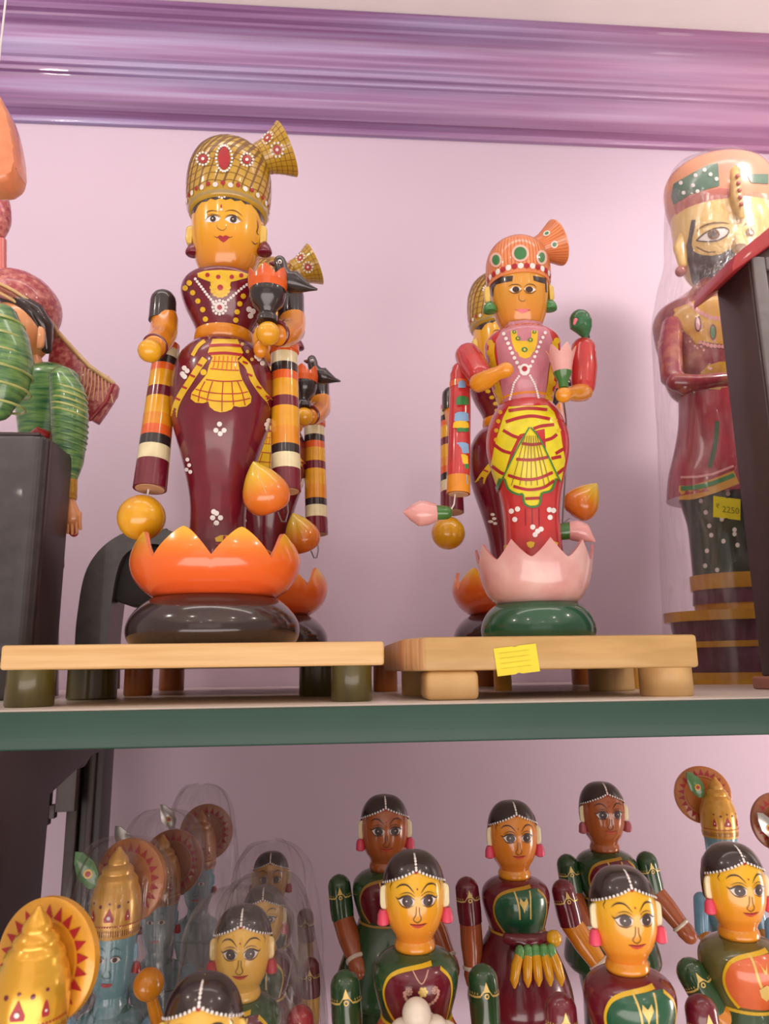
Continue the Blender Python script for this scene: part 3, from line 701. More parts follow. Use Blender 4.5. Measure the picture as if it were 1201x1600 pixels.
    p.dot(583, 546, 5.4, DARKP, 2, ry=5.3); p.dot(581, 544, 1.0, WHITE, 4)
    p.part('nose_line').stroke([(503, 566), (500, 582), (512, 594), (528, 600), (545, 592), (550, 578)], 1.1, BROWNL, 1, True)
    p.part('mouth').poly([(503, 632), (518, 624), (531, 630), (545, 624), (565, 632), (552, 648), (534, 660), (518, 650)], REDP)
    p.stroke([(488, 630), (506, 637)], 1.2, DARKP, 2, True); p.stroke([(560, 637), (578, 631)], 1.2, DARKP, 2, True)
    p.part('side_curl').stroke([(700, 548), (706, 580), (700, 610), (712, 625)], 1.3, DARKP, 1, True); p.stroke([(672, 652), (690, 668), (704, 660)], 1.3, DARKP, 1, True)
    p.build('hair', head)
    for side, (x, y) in ((-1, (300, 369)), (1, (408, 368))):
        e = ear(root, L(x+side*(-1), y, MY-.008), .0125, .027, side, EARY, .010)
        q = L(x+side*(-2 if side < 0 else 5), y+22, MY-.010)
        drop = lathe(MB(), catmull([(.003, .010), (.006, .006), (.0095, -.002), (.0092, -.006), (.006, -.0075)][::-1], 3), MAROON, 24).build('earring', root, q)
    # turban
    tb = pf([(342, 55), (338, 60), (325, 63.5), (305, 65), (285, 64.5), (267, 61), (250, 53), (238, 40), (231, 24), (228, 8)])
    turban = lathe(MB(), [(.047, tb[0][1]+.001)]+tb+[(.0005, tb[-1][1]+.0006)], MUSTARD, 64).build('turban', root)
    S = Surf(root.location, tb); zt0, zt1 = tb[0][1], tb[-1][1]
    p = Paint(S, 'tz', cell=.02, off=.0003)
    for i in range(30):
        a0 = 2*pi*i/30; p.stroke([(a0, zt0+.012), (a0+.10, zt0+.03), (a0+.30, zt0+.06), (a0+.65, zt0+.085), (a0+.9, zt1-.012)], .006 if i % 3 else .009, BROWNL, 0)
    for j in range(1, 9):
        z = zt0+.008+j*.0098; mbv = [(2*pi*q/48, z+.0015*sin(q)) for q in range(49)]; L_ = p.lay(BROWNL); n0 = len(L_[1])
        for (a, zz) in mbv: L_[1] += [tuple(S.pt(a, zz-.0004, .0006)), tuple(S.pt(a, zz+.0004, .0006))]
        L_[2] += [(n0+2*i, n0+2*i+2, n0+2*i+3, n0+2*i+1) for i in range(48)]
    p.build('painted_grid', turban)
    p = Paint(S, 'tz', off=.0003); r0 = S.r(zt0+.01)
    def tdot(a, z, r, m, lv=3):
        L_ = p.lay(m); n0 = len(L_[1]); rr = S.r(z); L_[1].append(tuple(S.pt(a, z, .0003*(lv+2))))
        for q in range(10): L_[1].append(tuple(S.pt(a+r*cos(q*pi/5)/rr, z+r*sin(q*pi/5), .0003*(lv+1))))
        L_[2] += [(n0, n0+1+q, n0+1+(q+1) % 10) for q in range(10)]
    for i in range(36): tdot(2*pi*i/36, zt0+.012+(0 if i % 2 else .002), .0032 if i % 2 else .0028, WHITE if i % 2 else REDP)
    p.build({WHITE.name: 'painted_beads', REDP.name: 'painted_beads'}, turban)
    ringz = zt0+.0035
    lathe(MB(), [(S.r(ringz)+.0002, ringz), (S.r(ringz)+.0010, ringz+.0016), (S.r(ringz+.003)+.0002, ringz+.0034)], mat('tan_trim_paint', (.42, .30, .12)), 56, cap=(False, False)).build('turban_trim', turban)
    p = Paint(S, 'px', z=Z(180, 170, 3.16), cell=3, off=.0004)
    p.poly([(538, 182), (555, 200), (568, 240), (560, 280), (535, 305), (514, 280), (506, 240), (518, 200)], REDP, 2)
    for q in range(22):
        a = 2*pi*q/22; p.dot(537+39*cos(a), 244+64*sin(a), 2.0, WHITE, 3, n=7)
    for (x, y) in ((432, 246), (650, 250)): p.dot(x, y, 7, REDP, 2); p.flower(x, y, 31, 2.0, WHITE, None, 12, 3); p.dot(x, y, 2.6, WHITE, 4)
    p.build({REDP.name: 'painted_jewel', WHITE.name: 'painted_beads'}, turban)
    # fan of the turban : a flared horn
    a = L(404, 250, MY); b = L(446, 234, MY)
    ax = (b-a).normalized(); ln = (b-a).length
    rot = ax.to_track_quat('Z', 'Y').to_matrix().to_4x4(); MF = Matrix.Translation(a) @ rot
    fr = catmull([(.0200, 0), (.0225, ln*.35), (.0285, ln*.7), (.0350, ln*1.0), (.0357, ln*1.03)], 4)
    fan = lathe(MB(), fr+[(.0345, ln*1.035), (.033, ln*1.0), (.027, ln*.75)], MUSTARD, 48, M=MF).build('turban_fan', root)
    mb = MB(); SF_ = Surf((0, 0, 0), fr); vs = []; fs = []
    for i in range(24):
        t = 2*pi*i/24
        for q in range(9):
            z = ln*q/8; vs += [MF @ SF_.pt(t-.012, z, .0004), MF @ SF_.pt(t+.012, z, .0004)]
        n0 = i*18; fs += [(n0+2*q, n0+2*q+1, n0+2*q+3, n0+2*q+2) for q in range(8)]
    for j in range(6):
        z = ln*(j+.6)/6.3; n0 = len(vs)
        for q in range(41): vs += [MF @ SF_.pt(2*pi*q/40, z-.0003, .0004), MF @ SF_.pt(2*pi*q/40, z+.0003, .0004)]
        fs += [(n0+2*q, n0+2*q+2, n0+2*q+3, n0+2*q+1) for q in range(40)]
    mb.add(vs, fs, BROWNL).build('painted_grid', fan, angle=180)
    mb = MB(); mb2 = MB(); inv = MF.inverted()
    for (x, y) in ((418, 216), (433, 234)):
        # nearest point of horn surface hit by view ray (marched in fan space)
        o = inv @ (CAM-root.location); d = (inv.to_3x3() @ ray(x, y)).normalized(); t = (Vector((0, 0, ln/2))-o).length-.07
        for _ in range(400):
            q = o+d*t
            if 0 <= q.z <= ln and math.hypot(q.x, q.y) < SF_.r(q.z): break
            t += .0004
        else: continue
        nrm = Vector((q.x, q.y, -.5*math.hypot(q.x, q.y))).normalized(); u = nrm.cross(Vector((0, 0, 1))).normalized(); v = nrm.cross(u)
        c = q+nrm*.0006
        disc = lambda mbx, cc, r, m, off: mbx.add([MF @ (cc+nrm*off)]+[MF @ (cc+u*(r*cos(e*pi/6))+v*(r*sin(e*pi/6))+nrm*off*.6) for e in range(12)], [(0, 1+e, 1+(e+1) % 12) for e in range(12)], m)
        disc(mb, c, .0055, REDP, .0004); disc(mb2, c, .0020, WHITE, .0009)
        for e in range(10): disc(mb2, c+u*(.0082*cos(e*pi/5))+v*(.0082*sin(e*pi/5)), .0016, WHITE, .0006)
    mb.build('painted_jewel', fan, angle=180); mb2.build('painted_beads', fan, angle=180)
    # arms -------- left side of photo
    k = mpp((MX, MY, .5))
    def sleeve(x, ytop, ybot, hw, Y, m, name='sleeve'):
        a = L(x, ytop, Y); b = L(x, ybot, Y); r = hw*k; a.z -= r; b.x = a.x
        return sweep(MB(), [a, b], [r*.96, r], m, 28, (True, False)).build(name, root)
    sleeve(256, 453, 502, 20.5, MY-.005, BLACK)
    sweep(MB(), [L(257, 498, MY-.005), L(256, 520, MY-.010), L(250, 532, MY-.03), L(243, 540, MY-.05)], [20*k, 20*k, 19*k, 17*k], AMBER, 26).build('forearm', root)
    d = (L(234, 548, MY-.068)-L(250, 532, MY-.03))
    ring(MB(), L(242, 541, MY-.052), d, 15.5*k, 3*k, REDMAR).build('bangle', root)
    ball(MB(), L(234, 548, MY-.068), 16.5*k, YELLOW).build('hand', root)
    stl = [(.045, ORANGE), (.11, CREAM), (.165, BLACK), (.215, ORANGE), (.33, YELLOW), (.40, MAROON), (.52, YELLOW), (.60, AMBER), (.665, ORANGE), (.73, BLACK), (.825, CREAM), (1, MAROON)]
    banded_tube('hanging_arm', root, L(261, 540, MY+.012), L(234, 764, MY-.012), 19*k, 24*k, stl)
    sweep(MB(), [L(232, 764, MY-.012), L(228, 786, MY-.012)], .0012, THREAD, 8, (False, False)).build('thread', root)
    lathe(MB(), [(r*.027*cos(math.radians(a)), .0265*sin(math.radians(a))) for r, a in [(1, t) for t in range(-88, 89, 8)]], YELLOW, 32).build('hanging_ball', root, L(221, 809, MY-.012))
    # right side of photo
    sl = sleeve(455, 444, 504, 21, MY-.005, BLACK)
    pm = Paint(Surf(root.location+Vector((L(455, 470, MY-.005).x, -.005, 0)), [(21*k, -1), (21*k, 2)]), 'px', z=Z(360, 380, 6), cell=3)
    pm.poly([(555, 690), (580, 680), (600, 650), (625, 680), (655, 640), (650, 700), (625, 745), (590, 750), (570, 715)], GOLDP); pm.build('gold_motif', sl, loc=(L(455, 470, MY-.005).x, -.005, 0))
    sweep(MB(), [L(456, 498, MY-.005), L(455, 516, MY-.014), L(446, 522, MY-.035), L(437, 524, MY-.05)], [21*k, 21*k, 20*k, 17*k], AMBER, 26).build('forearm', root)
    ring(MB(), L(434, 521, MY-.054), L(419, 521, MY-.072)-L(446, 522, MY-.035), 16*k, 3*k, REDMAR).build('bangle', root)
    ball(MB(), L(419, 521, MY-.070), 17*k, YELLOW).build('hand', root)
    ball(MB(), L(407, 545, MY-.040), 11*k, AMBER, sz=1.3).build('waist_knob', root)
    str_ = [(.05, ORANGE), (.13, CREAM), (.19, BLACK), (.25, ORANGE), (.37, YELLOW), (.44, MAROON), (.58, YELLOW), (.70, AMBER), (.76, BLACK), (.86, CREAM), (1, MAROON)]
    banded_tube('hanging_arm', root, L(444, 545, MY+.004), L(447, 768, MY-.006), 20.5*k, 22*k, str_, flange=ORANGE)
    # wire loop and bud
    sweep(MB(), [L(447, 768, MY-.006), L(450, 800, MY-.01), L(446, 815, MY-.014), L(440, 815, MY-.018), L(434, 800, MY-.022)], .0010, WIRE, 8, (False, False)).build('wire', root)
    bud = lathe(MB(), catmull([(.002, 0), (.35, .06), (.50, .28), (.47, .5), (.30, .75), (.12, .92), (.01, 1.0)], 4), BUD, 32).build('flower_bud', root, L(427, 801, MY-.022))
    kk = .055; bud.scale = (kk*.98, kk*.98, kk*1.15); bud.rotation_euler = ((math.radians(20)), math.radians(-22), 0)
    sweep(MB(), [(.0, -.51, .28), (.0, -.48, .5), (.0, -.31, .75), (0, -.13, .92)], .008, mat('pale_bud_line', (.75, .55, .2)), 6, (False, False)).build('petal_line', bud)
    # small lotus pot with a crow
    q = L(418, 470, MY-.066)
    pot = lathe(MB(), [(.012, -.027), (.0125, -.021), (.009, -.016), (.0115, -.011), (.018, -.004), (.0215, .005), (.0212, .012)], BLACK, 32).build('lotus_pot', root, q)
    pc = petal_bowl('pot_petals', pot, .0118, None, [(.0212, .0118), (.0235, .020), (.023, .040)], 6, .036, .024, math.radians(25), LOTOUT if False else ORANGE, CORAL, thick=.002, curve=1.2); 
    bY = MY-.062
    bird(root, L, [L(437, 409, bY), L(438, 414, bY), L(440, 424, bY), L(447, 436, bY), L(458, 441, bY), L(470, 446, bY), L(484, 450, bY), L(494, 452, bY)],
         [9*k, 10*k, 10*k, 14*k, 17*k, 12*k, 5*k, 2*k], ([L(431, 412, bY), L(426, 412, bY), L(422, 411, bY)], [5*k, 4*k, 2*k]), BLACK, REDMAR,
         [(L(437, 409, bY-.0085), 3.2*k, WHITE), (L(437, 409, bY-.0112), 1.3*k, DARKP)], 'crow')
    sweep(MB(), [L(430, 456, bY), L(441, 446, bY)], 4*k, BLACK, 10).build('crow_leg', root)
    return root
d0 = big_doll(); tag(d0, 'large maroon figurine with mustard turban in an orange lotus on the pine bench', 'figurine')
G = 'maroon lotus figurines'
d0['group'] = G
bpy.context.view_layer.update()
kids = {}
for o in bpy.data.objects:
    if o.parent: kids.setdefault(o.parent.name, []).append(o)
KIDS.update(kids)
d1 = copy_tree(d0); d1.scale = (1.02, 1.02, 1.02); d1.location = (at(412, 980, 1.17).x, 1.17, BT)
d1['label'] = 'maroon figurine with mustard turban standing behind the right arm of the large left one'
d2 = copy_tree(d0); d2.location = (at(803, 980, 1.17).x, 1.17, BT)
d2['label'] = 'maroon figurine with mustard turban half hidden behind the pink one'
for o_ in bpy.data.objects:
    if o_.parent == d2 and o_.name.split('.')[0] in ('hanging_arm', 'thread', 'hanging_ball'):
        ys = [v.co.x for v in o_.data.vertices]
        if sum(ys)/len(ys)+o_.location.x < 0: o_.location.z += .038; o_.location.x -= .018
for o_ in list(bpy.data.objects):
    if o_.parent != d2: continue
    nm_ = o_.name.split('.')[0]
    if nm_ == 'flower_bud':
        o_.location = at(893, 806, 1.10)-d2.location; o_.rotation_euler = (math.radians(15), math.radians(38), 0)
    if nm_ == 'hanging_arm' and sum(v.co.x for v in o_.data.vertices) > 0: o_.location.x -= .022
    if nm_ == 'wire': o_.data = o_.data.copy(); me_ = MB(); sweep(me_, [at(858, 832, 1.11)-d2.location, at(874, 822, 1.105)-d2.location, at(890, 810, 1.10)-d2.location], .0011, WIRE, 8, (False, False)); o_.data.clear_geometry(); o_.data.from_pydata(me_.v, [], me_.f)
for o_ in bpy.data.objects:
    if o_.parent == d2 and o_.name.split('.')[0] in ('sleeve', 'forearm', 'bangle', 'hand'):
        xs_ = [v.co.x for v in o_.data.vertices]
        if sum(xs_)/len(xs_) < 0: o_.location.x -= .014
KIDS.clear()
# ------------------------------------------------------------------ the pink doll (front right)
PX, PY = .2475, .865
PLOT = mat('lotus_dusty_pink', (.60, .27, .26), color2=(.72, .46, .42), gscale=18, grain=.1)
PLOTD = mat('lotus_inner_rose', (.52, .17, .17), rough=.5, coat=.1)
def pink_doll():
    root = empty('big_lotus_doll', (PX, PY, .0615)); L = loc_fn(root); MZ_ = .0615; k = mpp((PX, PY, .35))
    pf = lambda rows, **q: prof(PX, PY, MZ_, rows, **q)
    base = catmull([(.064, 0), (.0665, .008), (.0660, .018), (.061, .030), (.053, .039), (.047, .0425)], 4)
    lathe(MB(), base, GREEN, 56).build('pedestal', root)
    rr = catmull([(.047, .0425), (.056, .052), (.062, .064), (.0655, .078), (.068, .092), (.0705, .112)], 3)
    petal_bowl('lotus_cup', root, .0425, None, rr, 10, .111, .090, math.radians(18), PLOT, PLOTD, spiky=1.35, thick=.003)
    sk = pf([(860, 45), (835, 43.5), (800, 43.5), (770, 48), (740, 56), (712, 63), (690, 64), (672, 61), (655, 55), (643, 48), (635, 42)])
    sk = [(.034, .046), (sk[0][0], .052)]+sk
    skirt = lathe(MB(), sk, RED, 60).build('skirt', root)
    p = Paint(Surf(root.location, sk), 'px', z=Z(660, 540, 4.62), cell=3)
    p.poly([(620, 440), (900, 430), (950, 480), (990, 600), (1010, 720), (1030, 830), (1000, 985), (975, 960), (900, 900), (880, 600), (700, 640), (640, 760), (590, 930), (525, 1065), (490, 960), (480, 900), (500, 820), (515, 740), (540, 650), (580, 520)], LEMON)
    # centre pleat
    p.poly([(775, 590), (840, 660), (905, 800), (975, 935), (955, 1000), (920, 1045), (860, 1065), (855, 1120), (830, 1155), (755, 1158), (728, 1120), (722, 1075), (660, 1065), (600, 1010), (585, 930), (640, 820), (700, 690)], LEMON, 1)
    for pts in ([(600, 550), (700, 520), (800, 508), (920, 530)], [(620, 470), (760, 452), (900, 462)], [(580, 610), (650, 650), (710, 670)], [(800, 600), (860, 580), (950, 570)], [(860, 690), (930, 670), (970, 640)], [(510, 710), (580, 760), (660, 780)], [(500, 870), (560, 915), (600, 930)], [(960, 780), (1010, 750), (1030, 745)], [(930, 815), (1000, 800)], [(960, 935), (1025, 885)]):
        p.stroke(pts, 5, REDP, 1)
    for pts in ([(715, 705), (790, 715), (865, 705)], [(675, 820), (790, 825), (905, 805)], [(615, 935), (720, 965), (830, 960), (940, 915)], [(655, 1015), (760, 1040), (870, 1025), (950, 975)], [(740, 1105), (845, 1100)]):
        p.stroke(pts, 4.6, REDP, 3)
    for x0, x1 in ((740, 640), (755, 700), (770, 745), (783, 785), (798, 830), (812, 880), (825, 920)): p.stroke([(x0, 650), ((x0+x1)/2, 830), (x1, 1010)], 1.0, BROWNL, 4)
    p.stroke([(770, 590), (690, 730), (590, 930), (530, 1060)], 2.2, GREENP, 5); p.stroke([(780, 590), (850, 680), (970, 930), (1000, 985)], 2.2, GREENP, 5)
    p.stroke([(590, 960), (620, 1040), (690, 1075), (722, 1075), (735, 1140), (790, 1165), (845, 1145), (860, 1070), (930, 1045), (965, 960)], 3.0, GREENP, 5)
    p.stroke([(560, 960), (525, 1055)], 5, GREENP, 5)
    p.chain([(560, 480), (545, 550), (530, 620), (530, 680)], 3.6, BYEL, 4, 1); p.chain([(960, 540), (985, 610)], 3.2, BYEL, 2, 1)
    for q in ((640, 1195), (685, 1180), (665, 1255), (915, 1185), (920, 1240), (945, 1190), (795, 1310), (855, 1325), (812, 1365), (830, 1340)): p.dot(q[0], q[1], 4.2, WHITE, 1)
    for x, y in ((602, 1465), (780, 1440), (950, 1440)): p.poly([(x-30, y-18), (x, y-28), (x+30, y-18), (x+22, y+10), (x, y+24), (x-22, y+10)], BYEL, 1)
    for x in (740, 790, 840): p.stroke([(x, 1175), (x+2, 1300)], 1.0, REDMAR, 1)
    p.build({LEMON.name: 'painted_apron', WHITE.name: 'painted_flower', GREENP.name: 'painted_border', REDP.name: 'painted_lines', BROWNL.name: 'painted_pleats', BYEL.name: 'painted_scallops'}, skirt)
    tor = pf([(629, 42), (622, 44), (605, 50), (580, 55), (555, 58), (540, 58.5), (532, 54), (526, 46), (522, 34)])
    lathe(MB(), [(sk[-1][0]*.98, sk[-1][1]-.002), (tor[0][0]+.001, tor[0][1]+.002)], AMBER, 48, cap=(False, False)).build('waist_band', root)
    torso = lathe(MB(), tor+[(.022, tor[-1][1]+.001)], RED, 56).build('torso', root)
    p = Paint(Surf(root.location, tor), 'px', z=Z(600, 330, 3.16), cell=3)
    p.poly([(550, 640), (575, 590), (620, 545), (700, 535), (770, 545), (815, 590), (832, 640), (822, 720), (808, 800), (795, 945), (585, 948), (575, 850), (562, 740)], PINKP)
    for pts, sgn in (([(533, 650), (530, 700), (540, 760), (552, 830), (565, 890), (572, 935)], -1), ([(842, 640), (845, 700), (830, 780), (822, 850), (812, 900), (806, 935)], 1)):
        p.stroke(pts, 9, BYEL, 1)
        for (x, y) in pts: p.dot(x+sgn*10, y, 5.2, BYEL, 1)
    p.stroke([(640, 590), (645, 640), (665, 690)], 10, BYEL, 1); p.stroke([(742, 590), (740, 640), (725, 690)], 10, BYEL, 1)
    p.poly([(655, 640), (735, 640), (738, 690), (720, 720), (695, 728), (668, 718), (655, 690)], BYEL, 1)
    for x, y, r in ((642, 596, 3.2), (742, 596, 3.2), (660, 628, 4), (722, 635, 4), (693, 683, 5)): p.dot(x, y, r, GREENP, 3, ry=r*.8); p.dot(x, y, r*.4, BYEL, 4)
    p.chain([(590, 605), (615, 660), (640, 720), (668, 770)], 3.0, WHITE, 8, 2); p.chain([(795, 600), (770, 650), (745, 715), (722, 765)], 2.6, WHITE, 8, 2)
    p.dot(693, 782, 8.5, WHITE, 2, ry=9.5); p.dot(693, 778, 4.4, REDP, 3)
    p.chain([(665, 815), (640, 850), (628, 900), (620, 928)], 1.9, WHITE, 11, 2); p.chain([(720, 812), (742, 850), (755, 890), (762, 922)], 1.9, WHITE, 11, 2)
    p.build({PINKP.name: 'bodice_panel', BYEL.name: 'painted_trim', WHITE.name: 'painted_necklace', GREENP.name: 'painted_jewel', REDP.name: 'painted_jewel'}, torso)
    hd = pf([(522, 20), (516, 28), (505, 35), (488, 41), (468, 44), (452, 45), (435, 44.5), (418, 43)])
    hs = ramp('head_ochre_to_orange', [(0, (.66, .22, .03)), (.45, (.66, .29, .03)), (1, (.70, .33, .03))], hd[0][1], hd[-1][1])
    lathe(MB(), [(.018, tor[-1][1]-.004), (.017, hd[0][1]+.003)], AMBER, 28).build('neck', root)
    head = lathe(MB(), hd, hs, 52).build('head', root)
    p = Paint(Surf(root.location, hd), 'px', z=Z(600, 330, 3.16), cell=2.2, off=.0003)
    p.part('hair').poly([(522, 420), (524, 350), (560, 325), (636, 318), (632, 345), (590, 352), (552, 362), (540, 385), (538, 420)], HAIR)
    p.poly([(735, 318), (800, 330), (806, 400), (796, 400), (795, 358), (770, 352), (738, 342)], HAIR)
    p.part('eyebrow').stroke([(612, 372), (632, 362), (662, 362), (680, 375)], 1.2, DARKP, 1, True); p.part('eyebrow').stroke([(690, 375), (712, 360), (740, 364), (752, 380)], 1.2, DARKP, 1, True)
    p.part('eye').poly([(617, 388), (635, 372), (660, 372), (678, 383), (655, 400), (635, 401)], WHITE); p.dot(650, 386, 5.6, DARKP, 2, ry=4.6); p.stroke([(612, 392), (635, 404), (660, 402), (680, 388)], 1.1, DARKP, 2, True)
    p.part('eye').poly([(690, 383), (708, 371), (732, 374), (748, 388), (728, 401), (705, 399)], WHITE)
    p.dot(716, 386, 6, DARKP, 2, ry=4.8)
    p.stroke([(688, 388), (705, 403), (732, 404), (752, 390)], 1.1, DARKP, 2, True)
    p.part('nose_line').stroke([(668, 405), (664, 430), (676, 443), (692, 443), (700, 430)], 1.2, BROWNL, 1, True)
    p.part('mouth').poly([(655, 487), (672, 480), (684, 483), (698, 480), (715, 487), (700, 500), (684, 504), (668, 500)], LIPP); p.stroke([(645, 486), (660, 491)], 1.3, REDP, 2, True); p.stroke([(708, 491), (722, 486)], 1.3, REDP, 2, True)
    p.build('hair', head)
    for side, (x, y) in ((-1, (766, 462)), (1, (855, 459))):
        ear(root, L(x+2*side, y, PY-.006), .010, .024, side, EARY, .008)
        lathe(MB(), catmull([(.003, .009), (.006, .006), (.0085, .001), (.0088, -.004), (.0075, -.005)][::-1], 3), mat('green_earring_paint', (.05, .22, .06)), 24).build('earring', root, L(x-1 if side < 0 else x+4, y+20, PY-.008))
    tb = pf([(449, 47), (440, 49), (426, 50), (410, 48.5), (396, 43), (386, 34), (379, 22), (375, 8)])
    S = Surf(root.location, tb)
    turban = lathe(MB(), [(.033, tb[0][1]+.001)]+tb, SALMON, 60).build('turban', root); zt0, zt1 = tb[0][1], tb[-1][1]
    mb = MB(); vs = []; fs = []
    for i in range(56):
        t = 2*pi*i/56; n0 = len(vs)
        for q in range(10):
            z = zt0+.007+(zt1-zt0-.012)*q/9; w = .010
            vs += [S.pt(t-w, z, .0003), S.pt(t+w, z, .0003)]
        fs += [(n0+2*q, n0+2*q+1, n0+2*q+3, n0+2*q+2) for q in range(9)]
    mb.add(vs, fs, SALMONL).build('painted_pleats', turban, angle=180)
    p = Paint(S, 'tz', off=.0003)
    for i in range(34):
        a = 2*pi*i/34; z = zt0+.007; r = .0037; m = WHITE if i % 2 else REDP; L_ = p.lay(m); n0 = len(L_[1]); L_[1].append(tuple(S.pt(a, z, .0014)))
        for q in range(10): L_[1].append(tuple(S.pt(a+r*cos(q*pi/5)/S.r(z), z+r*sin(q*pi/5), .0009)))
        L_[2] += [(n0, n0+1+q, n0+1+(q+1) % 10) for q in range(10)]
    p.build('painted_beads', turban)
    p = Paint(S, 'px', z=Z(600, 330, 3.16), cell=3)
    for x, y, a, b in ((672, 207, 11, 11), (551, 240, 7, 9), (778, 228, 6, 9)): p.dot(x, y, a+2.6, mat('peach_paint', (.8, .5, .4), rough=.4), 1, ry=b+2.6, n=16); p.dot(x, y, a-1.0, GREENP, 2, ry=b-1, n=14)
    p.build('painted_jewel', turban)
    a = L(834, 392, PY); b = L(868, 380, PY); ax = (b-a).normalized(); ln = (b-a).length
    MF = Matrix.Translation(a) @ ax.to_track_quat('Z', 'Y').to_matrix().to_4x4()
    fr = catmull([(.016, 0), (.018, ln*.35), (.024, ln*.7), (.0300, ln*1.0), (.0305, ln*1.05)], 4)
    fan = lathe(MB(), fr+[(.029, ln*1.06), (.022, ln*.8)], SALMON, 44, M=MF).build('turban_fan', root)
    SF_ = Surf((0, 0, 0), fr); vs = []; fs = []
    for i in range(40):
        t = 2*pi*i/40; n0 = len(vs)
        for q in range(7): z = ln*q/6; vs += [MF @ SF_.pt(t-.014, z, .0003), MF @ SF_.pt(t+.014, z, .0003)]
        fs += [(n0+2*q, n0+2*q+1, n0+2*q+3, n0+2*q+2) for q in range(6)]
    MB().add(vs, fs, SALMONL).build('painted_pleats', fan, angle=180)
    inv = MF.inverted()
    for (x, y) in ((840, 358), (854, 365), (866, 382)):
        o = inv @ (CAM-root.location); d = (inv.to_3x3() @ ray(x, y)).normalized(); t = (Vector((0, 0, ln/2))-o).length-.06; q = None
        for _ in range(400):
            q = o+d*t
            if 0 <= q.z <= ln and math.hypot(q.x, q.y) < SF_.r(q.z): break
            t += .0004
        else: continue
        nrm = Vector((q.x, q.y, -.4*math.hypot(q.x, q.y))).normalized(); u = nrm.cross(Vector((0, 0, 1))).normalized(); v = nrm.cross(u); c = q+nrm*.0006
        for r, m, off in ((.0045, WHITE, .0003), (.0028, GREENP, .0008)):
            MB().add([MF @ (c+nrm*off)]+[MF @ (c+u*(r*cos(e*pi/6))+v*(r*sin(e*pi/6))+nrm*off*.6) for e in range(12)], [(0, 1+e, 1+(e+1) % 12) for e in range(12)], m).build('painted_jewel', fan, angle=180)
    k = mpp((PX, PY, .45))
    ARM = mat('amber_arm_lacquer', (.76, .31, .02), color2=(.70, .24, .015), gscale=30)
    sweep(MB(), [L(731, 556, PY-.004), L(740, 572, PY-.018), L(750, 588, PY-.034)], [20*k, 20.5*k, 18*k], RED, 26).build('sleeve', root)
    sweep(MB(), [L(748, 598, PY-.045), L(760, 593, PY-.056), L(772, 586, PY-.066), L(778, 583, PY-.070), L(790, 578, PY-.076)], [14*k, 13.5*k, 11*k, 9.5*k, 11*k], ARM, 24).build('forearm', root)
    sweep(MB(), [L(911, 546, PY-.004), L(912, 575, PY-.008), L(911, 602, PY-.012)], [19*k, 20*k, 18*k], RED, 26).build('sleeve', root)
    sweep(MB(), [L(911, 613, PY-.014), L(902, 614, PY-.03), L(893, 615, PY-.045), L(888, 615, PY-.052), L(880, 617, PY-.062)], [14*k, 13.5*k, 11*k, 9.5*k, 11.5*k], ARM, 24).build('forearm', root)
    # hanging arm with patches
    a, b = L(719, 586, PY-.0), L(716, 772, PY-.006)
    tub = sweep(MB(), [a+Vector((0, 0, .006)), a, b], [13*k, 16*k, 17.2*k], RED, 28, (True, False)).build('hanging_arm', root)
    t = (b-a).normalized(); sweep(MB(), [b+t*.0002, b+t*.0008], [14.5*k, 14*k], RAWWOOD, 24, (False, False)).build('wood_end', tub)
    sweep(MB(), [a.lerp(b, .86), b], [17.15*k, 17.4*k], AMBER, 28, (False, False)).build('orange_band', tub)
    sweep(MB(), [a.lerp(b, .07), a.lerp(b, .12)], [16.5*k, 16.6*k], ORANGE, 28, (False, False)).build('orange_band', tub)
    SA = Surf(root.location+Vector(((a.x+b.x)/2, (a.y+b.y)/2, 0)), [(16.2*k, b.z), (16.2*k, a.z)])
    SA.rows = sorted([(b.z, 17.3*k), (a.z, 16.4*k)])
    p = Paint(SA, 'px', z=Z(660, 540, 4.62), cell=3)
    def blob(x0, x1, y0, y1, m, lv=1): p.poly([(x0, y1), (x0+4, y0+12), (x0+25, y0), ((x0+x1)/2, y0-3), (x1-25, y0), (x1-4, y0+12), (x1, y1), (x1-30, y1+3), ((x0+x1)/2, y1), (x0+30, y1+3)], m, lv)
    for q in ((255, 312, 250, 302, BLUEP), (240, 335, 365, 425, GREENP), (228, 335, 480, 545, BLUEP), (245, 335, 570, 620, GREENP), (218, 335, 545, 592, BYEL, 2), (222, 335, 700, 775, BLUEP), (250, 335, 840, 885, GREENP), (212, 330, 785, 852, BYEL, 2), (228, 325, 920, 1000, BLUEP)): blob(*q)
    p.build('painted_patch', tub, loc=((a.x+b.x)/2, (a.y+b.y)/2, 0))
    a2 = L(707, 781, PY-.006)
    sweep(MB(), [b+Vector((-.004, 0, 0)), L(709, 788, PY-.008), L(704, 797, PY-.012), L(699, 800, PY-.016)], .0010, THREAD, 8, (False, False)).build('thread', root)
    bd = sweep(MB(), [L(696, 801, PY-.018), L(680, 801, PY-.018)], [10*k, 11*k], mat('bud_cup_green', (.05, .17, .03)), 24, (True, False)).build('bud_cup', root)
    sweep(MB(), [L(681, 801, PY-.018), L(668, 802, PY-.018), L(655, 802, PY-.018), L(643, 801, PY-.018), L(630, 800, PY-.018)], [13*k, 17.5*k, 19*k, 12*k, 1.5*k], PINK, 24, (False, False)).build('flower_bud', bd)
    # right wire behind, with second bud
    sweep(MB(), [L(880, 626, PY-.055), L(884, 655, PY-.03), L(886, 690, PY-.005), L(884, 730, PY+.01), L(880, 790, PY+.012), L(878, 826, PY+.012)], .0011, WIRE, 8, (False, False)).build('wire', root)
